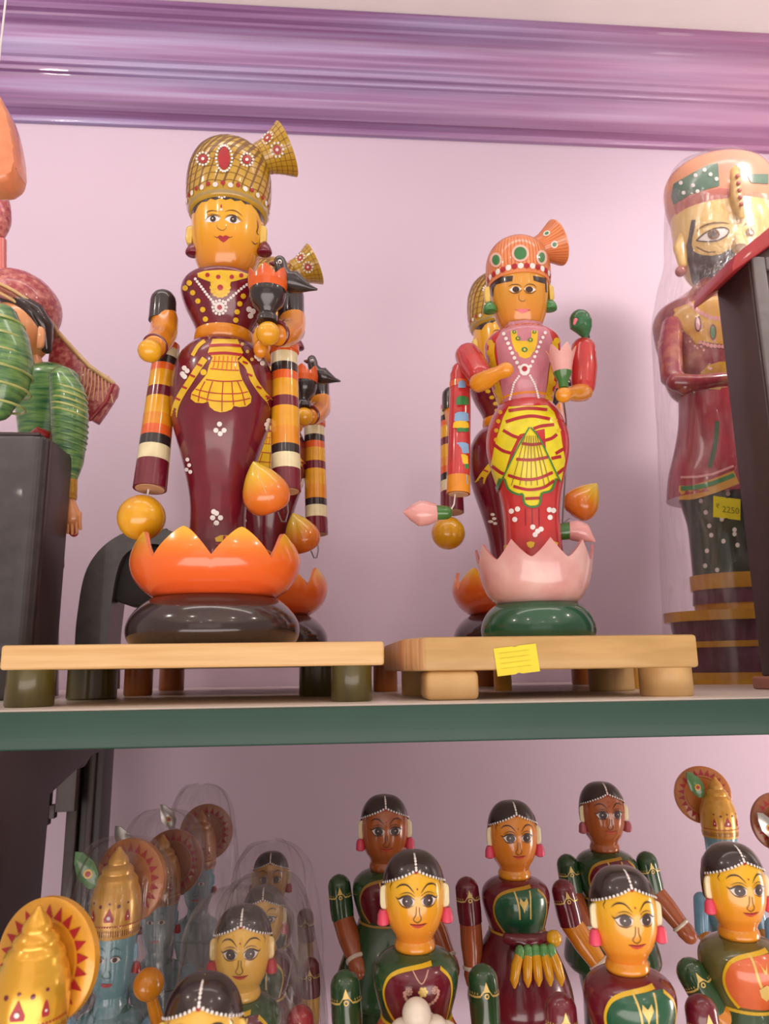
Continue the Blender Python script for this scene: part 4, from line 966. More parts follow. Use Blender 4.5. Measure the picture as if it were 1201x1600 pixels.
    bd = sweep(MB(), [L(871, 832, PY+.012), L(889, 829, PY+.012)], [12*k, 13.5*k], MT['bud_cup_green'], 24, (True, False)).build('bud_cup', root)
    sweep(MB(), [L(889, 829, PY+.012), L(900, 829, PY+.010), L(911, 833, PY+.008), L(920, 840, PY+.007), L(929, 846, PY+.006)], [14*k, 16*k, 15*k, 8*k, 1.5*k], PINK, 24, (False, False)).build('flower_bud', bd)
    # held pink flower
    q = L(880, 606, PY-.064); kk = k*.93
    cup = lathe(MB(), [(7*kk, 0), (8*kk, 10*kk), (13*kk, 21*kk), (14.5*kk, 25*kk)], MT['bud_cup_green'], 28).build('flower_cup', root, q)
    petal_bowl('flower_petals', cup, 25*kk, None, [(13.5*kk, 24*kk), (17*kk, 42*kk), (24*kk, 66*kk)], 6, 66*kk, 52*kk, math.radians(35), PINK, CORAL, thick=.0012, curve=1.1)
    # green parrot on the shoulder
    sweep(MB(), [L(915, 528, PY-.01), L(912, 515, PY-.012), L(907, 506, PY-.014), L(906, 500, PY-.016)], [4*k, 13*k, 18*k, 16.5*k], mat('parrot_green', (.035, .16, .06), color2=(.02, .09, .03), gscale=70, amount=.45), 24).build('parrot', root)
    pr = [o for o in bpy.data.objects if o.parent == root and o.name.startswith('parrot')][0]
    sweep(MB(), [L(899, 500, PY-.032), L(897, 506, PY-.033)], [3.2*k, 2*k], LIPP, 10).build('beak', pr)
    sweep(MB(), [L(918, 525, PY-.008), L(920, 538, PY-.006)], [3*k, 2*k], BLACK, 10).build('parrot_leg', pr)
    return root
pk = pink_doll(); tag(pk, 'pink and red figurine with salmon turban in a dusty pink lotus on green base', 'figurine')

# ------------------------------------------------------------------ left side : grey pillar box, carved arch, green dancer, orange ornament
GREY = mat('charcoal_stone_paint', (.060, .052, .054), rough=.38, coat=.25, gscale=50, color2=(.040, .034, .036), bump=.05)
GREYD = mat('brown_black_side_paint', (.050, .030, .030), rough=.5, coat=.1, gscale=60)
pr_ = at(47, 1000, .95).x; pe = pr_
root = empty('grey_pedestal', (pr_-.20, 1.0, 0), 'tall dark grey pedestal at the left end of the upper shelf', 'pedestal')
H = at(20, 678, .95).z
mb = MB(); rx = root.location.x; e = pe-rx; f_ = pr_-rx
poly = [(-.18, -.05), (f_-.02, -.05)]+[(f_-.02+.02*sin(a), -.05+.02*(1-cos(a))) for a in (.4, .8, 1.2, 1.571)]+[(e, .052), (-.18, .052)]
prism(mb, poly, 0, H, GREY, .006)
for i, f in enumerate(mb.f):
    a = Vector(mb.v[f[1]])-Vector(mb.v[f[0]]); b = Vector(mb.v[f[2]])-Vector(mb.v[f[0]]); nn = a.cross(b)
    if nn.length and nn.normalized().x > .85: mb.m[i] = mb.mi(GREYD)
mb.build('pedestal_body', root, angle=50)
box(MB(), -.182, e-.012, -.046, .066, H, H+.004, GREYD, .001).build('pedestal_cap', root)

# carved arch : thick curved band with a rounded flap
AY = 1.10
ARCHG = mat('charcoal_arch_lacquer', (.085, .075, .070), rough=.3, coat=.5, gscale=40, color2=(.055, .045, .045))
root = empty('carved_arch', (at(150, 1000, AY).x, AY, 0), 'charcoal curved carved form like a trunk arching down behind the big left figurine', 'carving'); L = loc_fn(root)
outer = [(117, 1076), (117, 1000), (122, 950), (130, 905), (143, 875), (165, 850), (195, 832), (230, 824), (262, 828), (285, 840), (300, 860)]
inner = [(166, 1078), (168, 1000), (172, 960), (178, 915), (187, 880), (200, 862), (222, 852), (245, 850), (262, 858), (276, 868), (288, 884)]
mb = MB(); vs = []; n = len(outer)
oc = catmull([tuple(q) for q in outer], 4); ic = catmull([tuple(q) for q in inner], 4); n = len(oc)
for Yd in (0, .07):
    for c in (oc, ic):
        for (x, y) in c:
            q = L(x, y, AY); vs.append(Vector((q.x, Yd, max(q.z, 0))))
fs = []
for i in range(n-1):
    fs += [(i, i+1, n+i+1, n+i), (2*n+i, 3*n+i, 3*n+i+1, 2*n+i+1), (i, 2*n+i, 2*n+i+1, i+1), (n+i, n+i+1, 3*n+i+1, 3*n+i)]
fs += [(0, n, 3*n, 2*n), (n-1, 3*n-1, 4*n-1, 2*n-1)]
mb.add(vs, fs, ARCHG); arch = mb.build('arch_band', root, angle=40)
# ridge bead along the front face
mid = [tuple((a+b*2)/3 for a, b in zip(p, q)) for p, q in zip(oc, ic)]
ring_pts = [L(x, y, AY)+Vector((0, 0, 0)) for x, y in mid]; ring_pts = [Vector((q.x, -.001, max(q.z, .004))) for q in ring_pts]
fl = [(180, 852), (262, 858), (258, 905), (252, 935), (236, 950), (212, 950), (190, 942), (178, 928), (182, 900), (196, 868)]
fl3 = [L(x, y, AY+.04) for x, y in fl]; m3 = Matrix(((1, 0, 0, 0), (0, 0, 1, 0), (0, 1, 0, 0), (0, 0, 0, 1)))
tagp = prism(MB(), [(q.x, q.z) for q in fl3], .012, .045, mat('black_flap_lacquer', (.016, .010, .011), rough=.6, coat=0), .003, M=m3).build('hanging_flap', root)
# body mass behind that carries the arch
bb = [(200, 850), (262, 826), (280, 850), (286, 900), (286, 950), (270, 950), (262, 900), (240, 862)]
b3 = [L(x, y, AY+.06) for x, y in bb]
prism(MB(), [(q.x, max(q.z, 0)) for q in b3], .05, .10, MT['black_flap_lacquer'], .003, M=m3).build('arch_body', root)
for (x, y) in ((121, 958), (160, 957), (133, 1003), (196, 700)): pass

# green dancer figure behind the pedestal
DY = 1.12
TURB = mat('crimson_brocade_turban', (.30, .030, .045), color2=(.62, .26, .20), gscale=120, amount=.42, rough=.35)
TRIM = mat('gold_cream_trim', (.62, .40, .16), rough=.4)
GSLV = mat('green_brushed_sleeve', (.20, .36, .10), color2=(.03, .13, .06), gscale=9, stretch=(3, 3, 22), amount=.5, rough=.22)
GLIME = mat('lime_brushed_sleeve', (.50, .52, .17), color2=(.24, .33, .08), gscale=9, stretch=(3, 3, 26), amount=.45, rough=.22)
FLESH = mat('peach_flesh_lacquer', (.74, .33, .14), color2=(.66, .25, .09), gscale=12)
ax0 = at(70, 650, DY).x
root = empty('dancer_figurine', (ax0, DY, 0), 'green sleeved dancer figurine with crimson turban behind the grey pedestal', 'figurine'); L = loc_fn(root); k = mpp((ax0, DY, .5))
# body : lower robe down to the shelf, torso
tz0 = L(70, 690, DY).z; tz1 = L(70, 575, DY).z
lathe(MB(), catmull([(.05, 0), (.046, .06), (.040, .16), (.036, tz0-.06), (.034, tz0-.01)], 4), mat('dark_maroon_robe', (.10, .02, .03)), 36).build('robe', root)
lathe(MB(), catmull([(.034, tz0-.01), (.038, tz0+.02), (.046, tz0+.06), (.050, tz1-.025), (.044, tz1-.008), (.022, tz1+.004)], 4), GSLV, 40, 1, .7).build('torso', root)
lathe(MB(), [(.036, tz0-.012), (.039, tz0-.004), (.036, tz0+.004)], GOLDD, 36, 1, .75, cap=(False, False)).build('belt', root)
# neck, head
sweep(MB(), [L(58, 590, DY-.005), L(52, 560, DY-.01)], [13*k, 12*k], FLESH, 20).build('neck', root)
hc = L(34, 516, DY-.012)
head = ball(MB(), (0, 0, 0), 43*k, FLESH, 36, 1, 1, 1.25).build('head', root, hc); head.rotation_euler = (0, math.radians(-12), 0)
hr = sweep(MB(), [L(8, 466, DY-.040), L(30, 470, DY-.044), L(54, 487, DY-.038), L(68, 510, DY-.026), L(73, 545, DY-.014)], [9*k, 12*k, 15*k, 15*k, 8*k], HAIR, 20).build('hair', root)
er = ear(root, L(60, 528, DY-.046), .014, .045*.8, 1, FLESH, .008); er.rotation_euler = (0, 0, 0)
# turban dome, trims
tp = [(0, 0)]
dome = lathe(MB(), catmull([(60*k, -.004), (64*k, .008), (62*k, .030), (52*k, .050), (34*k, .063), (15*k, .069), (1*k, .071)], 4), TURB, 48).build('turban', root, L(22, 493, DY+.004))
dome.rotation_euler = (math.radians(-8), math.radians(25), 0)
for q, (zz, rr, m) in enumerate(((-.002, 61.5, TRIM), (.004, 64.5, mat('brown_trim_line', (.30, .10, .06))), (.010, 66, TRIM))):
    ring(MB(), (0, 0, zz), (0, 0, 1), rr*k, .0026, m, 48, 8).build('turban_trim', dome)
# crest : knob on a stem
sweep(MB(), [L(2, 425, DY), L(2, 375, DY)], [8*k, 8*k], mat('rose_stem_paint', (.60, .16, .14)), 16, (False, False)).build('crest_stem', root)
lathe(MB(), catmull([(5*k, 0), (11*k, .012), (17*k, .035), (15*k, .062), (8*k, .085), (1*k, .10)], 4), TURB, 28).build('crest_knob', root, L(-4, 378, DY))
# turban tail : thick cloth slab with pleats and edges
tl = [(72, 545), (84, 510), (118, 545), (135, 572), (160, 585), (181, 597), (178, 612), (160, 640), (148, 657), (138, 652), (112, 620), (84, 595), (70, 560)]
t3 = [L(x, y, DY+.02) for x, y in tl]
tail = prism(MB(), [(q.x, q.z) for q in t3], .032, .046, TURB, .002, M=m3).build('turban_tail', root)
sweep(MB(), [L(84, 512, DY+.031), L(112, 543, DY+.031), L(140, 573, DY+.031), L(177, 599, DY+.031)], 3.6*k, TRIM, 10).build('tail_trim', tail)
sweep(MB(), [L(177, 599, DY+.031), L(166, 628, DY+.031), L(141, 655, DY+.031)], 3.4*k, mat('crimson_edge_paint', (.36, .03, .05)), 10).build('tail_trim', tail)
mb = MB()
for i in range(9):
    x = 122+i*5.2; y = 612-i*1.5
    sweep(mb, [L(x+6, y-38+i*3.2, DY+.0305), L(x+4+i*.4, y-12+i*2, DY+.0305), L(x-8+i*2.6, y+10+i*2.4, DY+.0305)], 1.1*k, mat('pale_gold_pleat_paint', (.74, .44, .24)), 6)
pl = mb.build('tail_pleats', tail); pl['kind'] = 'stuff'
# front raised arm crossing the face (viewer left edge)
FYA = 1.0
kf = mpp(at(10, 560, FYA)); o_ = root.location
La = lambda x, y, Y: at(x, y, Y)-o_
sweep(MB(), [La(2, 500, FYA), La(6, 530, FYA), La(8, 565, FYA), La(4, 605, FYA), La(-4, 636, FYA)], [26*kf, 37*kf, 42*kf, 37*kf, 22*kf], GSLV, 32).build('raised_sleeve', root)
mb = MB()
for i in range(6): 
    y = 505+i*26; rr = [32, 39, 43, 43.5, 40, 32][i]; ring(mb, La(4, y, FYA), (.12, 0, 1), rr*kf, .0018, GLIME, 36, 6)
mb.build('sleeve_folds', root)
# hanging right arm
HA = 1.06; Lh = lambda x, y: at(x, y, HA)-o_; kh = mpp(at(110, 700, HA))
sv = sweep(MB(), [Lh(97, 592), Lh(105, 612), Lh(109, 650), Lh(108, 690), Lh(110, 725), Lh(107, 748)], [20*kh, 27*kh, 28*kh, 26*kh, 19*kh, 13*kh], GSLV, 30).build('sleeve', root)
mb = MB()
for i in range(15):
    y = 612+i*9.2; t = i/14; xx = 105+(4 if i < 8 else 4-(i-8)*.4); rr = [26, 27.3, 28, 28.2, 28.2, 28, 27.6, 27, 26, 24.5, 22.5, 20.5, 18, 15.5, 14][i]
    ring(mb, Lh(xx, y), (.25, 0, 1), rr*kh, .0016, GLIME if (i < 5 or i > 12) else GSLV, 30, 6)
mb.build('sleeve_folds', sv)
sweep(MB(), [Lh(108, 750), Lh(107, 780)], [12.5*kh, 12.5*kh], mat('gold_bangle_lacquer', (.62, .36, .04), color2=(.36, .17, .02), gscale=120, rough=.3, metal=.3), 24, (False, False)).build('bangle', root)
hnd = sweep(MB(), [Lh(107, 778), Lh(109, 792), Lh(112, 806)], [9*kh, 11*kh, 14*kh], FLESH, 20, flat=.6).build('hand', root)
for i, (x0, x1, ye) in enumerate(((101, 99, 824), (107, 106, 832), (113, 113, 834), (119, 120, 832), (124, 125.5, 826))):
    fg = sweep(MB(), [Lh(x0, 802), Lh((x0+x1)/2-.5, 815), Lh(x1, ye)], [3.6*kh, 3.2*kh, 2.4*kh], FLESH, 12).build('finger', hnd)
sweep(MB(), [Lh(97, 796)+Vector((0, .008, 0)), Lh(100, 815)+Vector((0, .010, 0)), Lh(112, 830)+Vector((0, .010, 0))], [5*kh, 9*kh, 7*kh], mat('red_palm_paint', (.50, .03, .03)), 16, flat=.5).build('palm', hnd)
sweep(MB(), [L(48, 684, DY-.05), L(60, 676, DY-.055), L(72, 680, DY-.05)], [7*k, 9*k, 7*k], mat('red_palm_paint', (.5, .03, .03)), 14).build('folded_hand', root)
sweep(MB(), [L(92, 838, DY), L(94, 885, DY)], [7*k, 6*k], mat('dark_maroon_robe', (.1, .02, .03)), 14).build('sash_end', root)

# orange hanging ornament at upper left edge, hung from the ceiling
OY = .80
root = empty('hanging_ornament', at(-12, 300, OY), 'smooth orange tapered ornament hanging at the upper left edge', 'ornament'); L = loc_fn(root); k = mpp(root.location)
prism(MB(), [(-45*k, 0), (-10*k, 0), (26*k, .001), (40*k, .014), (42*k, .028), (38*k, .048), (31*k, .070), (22*k, .092), (10*k, .112), (-6*k, .132), (-45*k, .135)], -.022, .022, mat('peach_orange_lacquer', (.80, .27, .12), rough=.3), .008, M=m3).build('ornament_body', root)
sweep(MB(), [(-12*k, 0, .134), (-12*k, 0, CEIL-root.location.z)], .0012, THREAD, 6, (False, False)).build('hanging_cord', root)

# ------------------------------------------------------------------ right side : red-roofed box, wrapped figure
YB_, YF_ = .925, .845                       # back and front of the box
bx = at(1120, 462, YB_).x; ztop = at(1172, 415, YF_).z
root = empty('red_roof_box', (bx+.11, YF_, 0), 'dark brown house shaped box with sloping red roof at the right edge of the shelf', 'box'); rx = root.location.x
BXM = mat('dark_brown_box_paint', (.055, .032, .030), rough=.5, coat=.1, gscale=60)
RIM = mat('grey_frame_paint', (.17, .15, .15), rough=.5, coat=.1)
PINKW = mat('pinkish_foot_wood', (.36, .15, .10), rough=.5, coat=.1)
ROOF = mat('brick_red_roof_paint', (.40, .030, .035), rough=.45, coat=.2)
zpl = .016; x0_ = bx-rx; W_ = .30; D_b = YB_-YF_; apx = x0_+W_/2
pe_ = at(1082, 468, YB_+.012); ex = pe_.x-rx; pc_ = at(1136, 424, YF_-.012); slope = (at(1201, 378, YF_-.012).z-pc_.z)/(at(1201, 378, YF_-.012).x-pc_.x)
zeb = pc_.z                                    # underside height of the eave
zw_ = zeb+slope*(x0_-ex)                       # wall height at the side
prism(MB(), [(x0_, zpl), (x0_+W_, zpl), (x0_+W_, zw_), (apx, zw_+slope*W_/2), (x0_, zw_)], 0, D_b, BXM, .002, M=m3).build('box_body', root)
box(MB(), x0_-.014, x0_+W_+.014, -.012, D_b, 0, zpl-.0003, PINKW, .003).build('plinth', root)
fz = zw_+.005
for a_, b_, c_, d_ in ((x0_+.002, x0_+.020, zpl+.01, fz), (x0_+W_-.020, x0_+W_-.002, zpl+.01, fz), (x0_+.0205, x0_+W_-.0205, zpl+.01, zpl+.028), (x0_+.0205, x0_+W_-.0205, fz-.018, fz)):
    box(MB(), a_, b_, -.007, -.0003, c_, d_, RIM, .002).build('frame_strip', root)
th = .036
for sg in (1, -1):
    X_ = lambda x: x if sg == 1 else 2*apx-x
    pl_ = [(X_(ex), zeb), (X_(apx-.0002), zeb+slope*(apx-ex)), (X_(apx-.0002), zeb+slope*(apx-ex)+th), (X_(ex+.006), zeb+slope*.006+th*.55), (X_(ex), zeb+.008)]
    prism(MB(), pl_[::sg], -.012, D_b+.012, ROOF, .0015, M=m3).build('roof_slab', root)

# wrapped carved man
WY = 1.22
WX = at(1200, 1040, WY).x
root = empty('carved_man_figurine', (WX, WY, 0), 'tall carved bearded man figurine with turban wrapped in clear plastic by the red roof', 'figurine'); L = loc_fn(root); k0 = mpp((WX, WY, .3))
def pfw(rows, **q): return prof(WX, WY, 0, rows, **q)
FACEY = mat('cream_yellow_face', (.78, .55, .20), color2=(.72, .46, .14), gscale=14)
def zw(y, x=1150): return L(x, y, WY).z
PURP = mat('plum_plinth_paint', (.16, .055, .09), color2=(.10, .03, .05), gscale=25); YB = mat('ochre_band_paint', (.62, .33, .03), gscale=30, color2=(.5, .22, .02))
# plinth tiers
pz = [zw(y) for y in (1062, 1050, 1012, 1003, 972, 957)]
def tier(name, r0, r1, z0, z1, m, sy=.62): return lathe(MB(), [(r0, z0), (r1, z1)], m, 44, 1, sy).build(name, root)
kk = k0
tier('plinth_band', 138*kk, 138*kk, 0, pz[1], YB); tier('plinth_tier', 133*kk, 134*kk, pz[1], pz[2], PURP); tier('plinth_band', 138*kk, 138*kk, pz[2], pz[3], YB); tier('plinth_tier', 136*kk, 140*kk, pz[3], pz[4], PURP); tier('plinth_band', 149*kk, 149*kk, pz[4], pz[5], YB)
z = [zw(y) for y in (957, 945, 923, 900)]
tier('boot_band', 100*kk, 101*kk, z[0], z[1], MT['ochre_band_paint']); tier('boot_band', 103*kk, 101*kk, z[1], z[2], PURP); tier('boot_band', 104*kk, 104*kk, z[2], z[3], YB)
TROU = mat('dark_green_trouser', (.030, .055, .030), color2=(.05, .03, .025), gscale=14)
tr = pfw([(900, 101), (860, 100), (820, 100), (790, 106), (765, 112)])
tro = lathe(MB(), tr, TROU, 44, 1, .6).build('trousers', root)
S = Surf(root.location, tr, 1, .6); p = Paint(S, 'px', z=Z(1090, 750, 10.67))
for q in ((48, 350), (130, 540), (398, 655), (505, 230), (190, 765), (222, 920), (425, 1020), (660, 1085), (610, 900), (150, 1180), (120, 1430), (610, 830), (320, 1500)): p.dot(q[0], q[1], 3.4, WHITE, 1, ry=3.8)
p.build('painted_dots', tro)
REDT = mat('crimson_tunic', (.36, .030, .045), color2=(.22, .025, .04), gscale=12, stretch=(3, 3, .6))
tn = pfw([(781, 128), (770, 126), (740, 120), (700, 106), (660, 95), (618, 90)])
tun = lathe(MB(), tn, REDT, 44, 1, .62).build('tunic_skirt', root)
S = Surf(root.location, tn, 1, .62); p = Paint(S, 'px', z=Z(940, 640, 3.33), cell=4)
p.stroke([(400, 432), (470, 430), (560, 405), (640, 375), (700, 350)], 22, YB, 0); p.stroke([(410, 410), (500, 402), (590, 378), (690, 340)], 7, GREENP, 1)
p.chain([(415, 352), (500, 350), (580, 335), (680, 295)], 2.2, mat('rose_dot_paint', (.7, .3, .3)), 24, 1)
p.stroke([(600, 60), (590, 180), (560, 300)], 7, DGREEN, 0); p.build('painted_border', tun)
BOD = mat('maroon_flowered_coat', (.24, .035, .05), color2=(.42, .16, .08), gscale=38, amount=.38)
bd = pfw([(622, 92), (612, 103), (590, 110), (560, 113), (530, 117), (505, 117), (488, 108), (478, 92), (466, 72), (455, 56), (440, 40)])
cx_ = 0
torso = lathe(MB(), bd, BOD, 48, 1, .60).build('coat_torso', root)
S = Surf(root.location, bd, 1, .60); p = Paint(S, 'px', z=Z(980, 200, 3.48), cell=4)
p.poly([(250, 985), (300, 965), (360, 940), (540, 900), (560, 1180), (500, 1175), (440, 1165), (370, 1150), (320, 1120), (280, 1060)], YB)
for q in range(10): p.dot(262+q*13, 1020+q*16, 3.6, YB, 1)
p.poly([(395, 1330), (440, 1290), (500, 1270), (560, 1270), (560, 1370), (430, 1370)], YB); p.flower(205, 1180, 32, 4.5, YB, YB, 9, 0); p.dot(200, 1180, 3, DARKP, 2)
p.chain([(340, 955), (390, 1000), (450, 1030), (530, 1040)], 4, mat('rose_dot_paint', (.7, .3, .3)), 9, 2); p.chain([(395, 1165), (450, 1185), (540, 1190)], 3.2, MT['rose_dot_paint'], 8, 2)
for (x, y, m) in ((383, 1065, MT['rose_dot_paint']), (465, 1110, GREENP)): p.dot(x, y, 5.5, REDMAR, 2, ry=13); p.dot(x, y, 3.5, m, 3, ry=10)
p.chain([(410, 1385), (560, 1385)], 2.4, WHITE, 12, 1); p.stroke([(405, 1408), (470, 1414), (560, 1414)], 4.4, MT['gold_cream_trim'], 1)
for _ in range(22): p.dot(random.uniform(190, 520), random.uniform(1050, 1420), 2, MT['rose_dot_paint'], 1)
p.build('painted_necklace', torso)
# folded left arm of the figure
sweep(MB(), [L(1050, 510, WY-.03), L(1046, 550, WY-.05), L(1050, 590, WY-.07), L(1070, 604, WY-.09)], [17*kk, 18*kk, 17*kk, 12*kk], BOD, 20).build('arm', root)
sweep(MB(), [L(1055, 597, WY-.088), L(1090, 598, WY-.10), L(1130, 592, WY-.105)], [13*kk, 12*kk, 10*kk], BOD, 18).build('forearm', root)
# head
hx = at(1135, 400, WY).x-root.location.x
ro = Vector((WX+hx, WY, 0)); HX = WX+hx
hf = prof(HX, WY, 0, [(452, 30), (440, 52), (425, 66), (400, 74), (375, 78), (350, 79), (325, 78), (300, 76)])
hl = empty('tmp', ro)
head = lathe(MB(), hf, FACEY, 48, 1, .8).build('head', root, (hx, 0, 0))
S = Surf((HX, WY, 0), hf, 1, .8); p = Paint(S, 'px', z=Z(1030, 220, 6.4), cell=3.5)
p.part('beard').poly([(318, 790), (362, 790), (350, 880), (330, 960), (320, 1040), (345, 1110), (420, 1140), (520, 1150), (620, 1130), (700, 1080), (760, 1070), (860, 1100), (860, 1500), (360, 1500), (320, 1400), (280, 1200), (258, 1080), (290, 960), (305, 860)], mat('grey_black_beard', (.075, .055, .060), rough=.4))
p.part('eye').poly([(365, 1000), (450, 925), (560, 880), (650, 875), (690, 900), (660, 950), (580, 990), (480, 1005)], WHITE); p.stroke([(365, 1000), (450, 925), (560, 875), (650, 868), (695, 900), (660, 955), (580, 995), (480, 1008), (375, 1000)], 2.0, DARKP, 2)
p.dot(540, 935, 10, mat('brown_iris_paint', (.20, .09, .04)), 2, ry=8.5); p.dot(538, 930, 4.2, DARKP, 4)
p.part('eyebrow').stroke([(370, 905), (430, 855), (520, 825), (620, 818), (700, 830)], 3.0, BROWNL, 1, True); p.part('cheek_line').stroke([(365, 1060), (470, 1110), (560, 1110)], 2, BROWNL, 0)
p.part('eye').poly([(845, 940), (880, 890), (940, 880), (960, 900), (930, 950)], WHITE); p.dot(905, 915, 7, BROWNL, 2); p.part('eyebrow').stroke([(830, 860), (890, 815), (960, 820)], 3, BROWNL, 1, True)
p.build({'grey_black_beard': 'beard', WHITE.name: 'eye_white'}, head, 'eye_and_brow')
sweep(MB(), [at(1147, 345, WY-.060)-ro, at(1153, 372, WY-.068)-ro, at(1157, 385, WY-.078)-ro, at(1150, 390, WY-.066)-ro], [5*kk, 7*kk, 9*kk, 6*kk], FACEY, 18).build('nose', head)
ear_o = sweep(MB(), [at(1068, 368, WY-.01)-ro, at(1062, 388, WY-.012)-ro, at(1066, 412, WY-.012)-ro], [9*kk, 12*kk, 8*kk], FACEY, 18, flat=.7).build('ear', head)
ball(MB(), at(1063, 424, WY-.014)-ro, 9*kk, mat('rose_earring_paint', (.5, .15, .12))).build('earring', head)
TUR = mat('turban_peach_fold', (.70, .33, .18), color2=(.62, .26, .2), gscale=8); TURP = mat('turban_rose_fold', (.58, .20, .17)); TURG = mat('turban_green_band', (.10, .17, .13), color2=(.14, .22, .17), gscale=30)
tf = prof(HX, WY, 0, [(356, 72), (346, 77), (327, 82), (308, 84), (292, 83), (279, 77), (269, 64), (262, 46), (258, 25), (256, 6)])
tu = lathe(MB(), tf, TUR, 48, 1, .82).build('turban', root, (hx, 0, 0))
S = Surf((HX, WY, 0), tf, 1, .82); p = Paint(S, 'px', z=Z(1030, 220, 6.4), cell=4, off=.0006)
p.poly([(115, 560), (140, 430), (330, 320), (480, 240), (585, 220), (600, 450), (480, 480), (300, 540), (140, 640)], TURG, 1)
p.poly([(140, 650), (300, 560), (480, 500), (600, 470), (690, 480), (700, 700), (560, 690), (420, 730), (330, 800), (230, 850), (170, 760)], TURP, 1)
for q in ((360, 345), (335, 445), (510, 335), (212, 420), (240, 520), (450, 290), (570, 380), (380, 505)): p.dot(q[0], q[1], 3.2, WHITE, 3)
p.poly([(760, 240), (860, 260), (900, 330), (1090, 330), (1090, 430), (920, 420), (870, 330)], TURG, 1)
p.build('turban_fold', tu)
c1 = at(1137, 239, WY)-ro; mb = MB()
sweep(mb, [at(1140, 240, WY-.035)-ro, at(1147, 270, WY-.080)-ro, at(1150, 310, WY-.082)-ro, at(1156, 340, WY-.078)-ro], [7*kk, 9*kk, 9*kk, 7*kk], MT['gold_cream_trim'], 14)
mb.build('turban_crest', tu)
mb = MB()
for i in range(5): ball(mb, at(1152+i*1.5, 275+i*11, WY-.093)-ro, 3.6*kk, TURP, 12)
mb.build('crest_beads', tu)
bpy.data.objects.remove(hl)
sticker('price_tag', root, 1135, 794, WY-.115, 44, 34, math.radians(7), [('₹', -15, 1, 11), ('2250', 6, -3, 14)], label='yellow price tag reading 2250')

# ------------------------------------------------------------------ clear plastic bags
def film():
    m = bpy.data.materials.new('clear_plastic_film'); m.use_nodes = True; N = m.node_tree.nodes; L = m.node_tree.links
    for n in list(N): N.remove(n)
    out = N.new('ShaderNodeOutputMaterial'); tr = N.new('ShaderNodeBsdfTransparent'); gl = N.new('ShaderNodeBsdfGlossy'); df = N.new('ShaderNodeBsdfDiffuse'); gl.inputs['Roughness'].default_value = .16
    tr.inputs[0].default_value = (.95, .94, .94, 1); df.inputs[0].default_value = (.80, .74, .74, 1)
    tc = N.new('ShaderNodeTexCoord'); mp = N.new('ShaderNodeMapping'); mp.inputs['Scale'].default_value = (22, 22, 5); nz = N.new('ShaderNodeTexNoise'); nz.inputs['Scale'].default_value = 1.6; nz.inputs['Detail'].default_value = 6; nz.inputs['Distortion'].default_value = 1.2
    bp = N.new('ShaderNodeBump'); bp.inputs['Strength'].default_value = 1; bp.inputs['Distance'].default_value = .012
    L.new(tc.outputs['Object'], mp.inputs[0]); L.new(mp.outputs[0], nz.inputs[0]); L.new(nz.outputs[0], bp.inputs['Height']); L.new(bp.outputs[0], gl.inputs['Normal'])
    lw = N.new('ShaderNodeLayerWeight'); lw.inputs[0].default_value = .22; L.new(bp.outputs[0], lw.inputs['Normal'])
    mr = N.new('ShaderNodeMapRange'); mr.inputs['To Min'].default_value = .02; mr.inputs['To Max'].default_value = .32; L.new(lw.outputs['Facing'], mr.inputs[0])
    m1 = N.new('ShaderNodeMixShader'); L.new(mr.outputs[0], m1.inputs[0]); L.new(tr.outputs[0], m1.inputs[1]); L.new(gl.outputs[0], m1.inputs[2])
    cr = N.new('ShaderNodeMapRange'); cr.inputs['From Min'].default_value = .52; cr.inputs['From Max'].default_value = .75; cr.inputs['To Min'].default_value = .015; cr.inputs['To Max'].default_value = .16; L.new(nz.outputs[0], cr.inputs[0])
    m2 = N.new('ShaderNodeMixShader'); L.new(cr.outputs[0], m2.inputs[0]); L.new(m1.outputs[0], m2.inputs[1]); L.new(df.outputs[0], m2.inputs[2]); L.new(m2.outputs[0], out.inputs[0])
    return m
FILM = film()
def bag(loc, rows, label, sy=.8, lean=(0, 0), amp=.006, seed=0):
    root = empty('plastic_bag', loc, label, 'plastic bag')
    rows = catmull(rows, 5); seg = 72; vs = []; fs = []
    for r, z in rows:
        for k in range(seg):
            a = 2*pi*k/seg; nn = mnoise.noise(Vector((sin(a)*2.2+seed, cos(a)*2.2, z*6)))+.5*abs(mnoise.noise(Vector((sin(a)*7+seed, cos(a)*7, z*10))))
            q = r+amp*nn*min(1, r/.02)
            vs.append((q*sin(a)+lean[0]*z, -q*cos(a)*sy, z+.004*mnoise.noise(Vector((a, z*20, seed)))*(1 if z > .01 else 0)))
    n = len(rows); fs = [(i*seg+k, i*seg+(k+1) % seg, (i+1)*seg+(k+1) % seg, (i+1)*seg+k) for i in range(n-1) for k in range(seg)]
    MB().add(vs, fs, FILM).build('film', root, angle=180)
    return root
ln_ = (HX-WX)/.83
rows_ = []
for y, xl in ((1062, 1046), (1000, 1042), (900, 1038), (800, 1036), (700, 1034), (620, 1030), (560, 1026), (500, 1024), (460, 1030), (420, 1040), (380, 1042), (330, 1042), (290, 1044), (268, 1050)):
    q = at(xl, y, WY); rows_.append((WX+ln_*q.z-q.x, max(q.z, .002)))
zt_ = rows_[-1][1]; rows_ += [(rows_[-1][0]*.72, zt_+.022), (.03, zt_+.032)]
bag((WX, WY, 0), rows_, 'clear plastic bag around the tall carved man', sy=.72, lean=(ln_, 0), amp=.006)
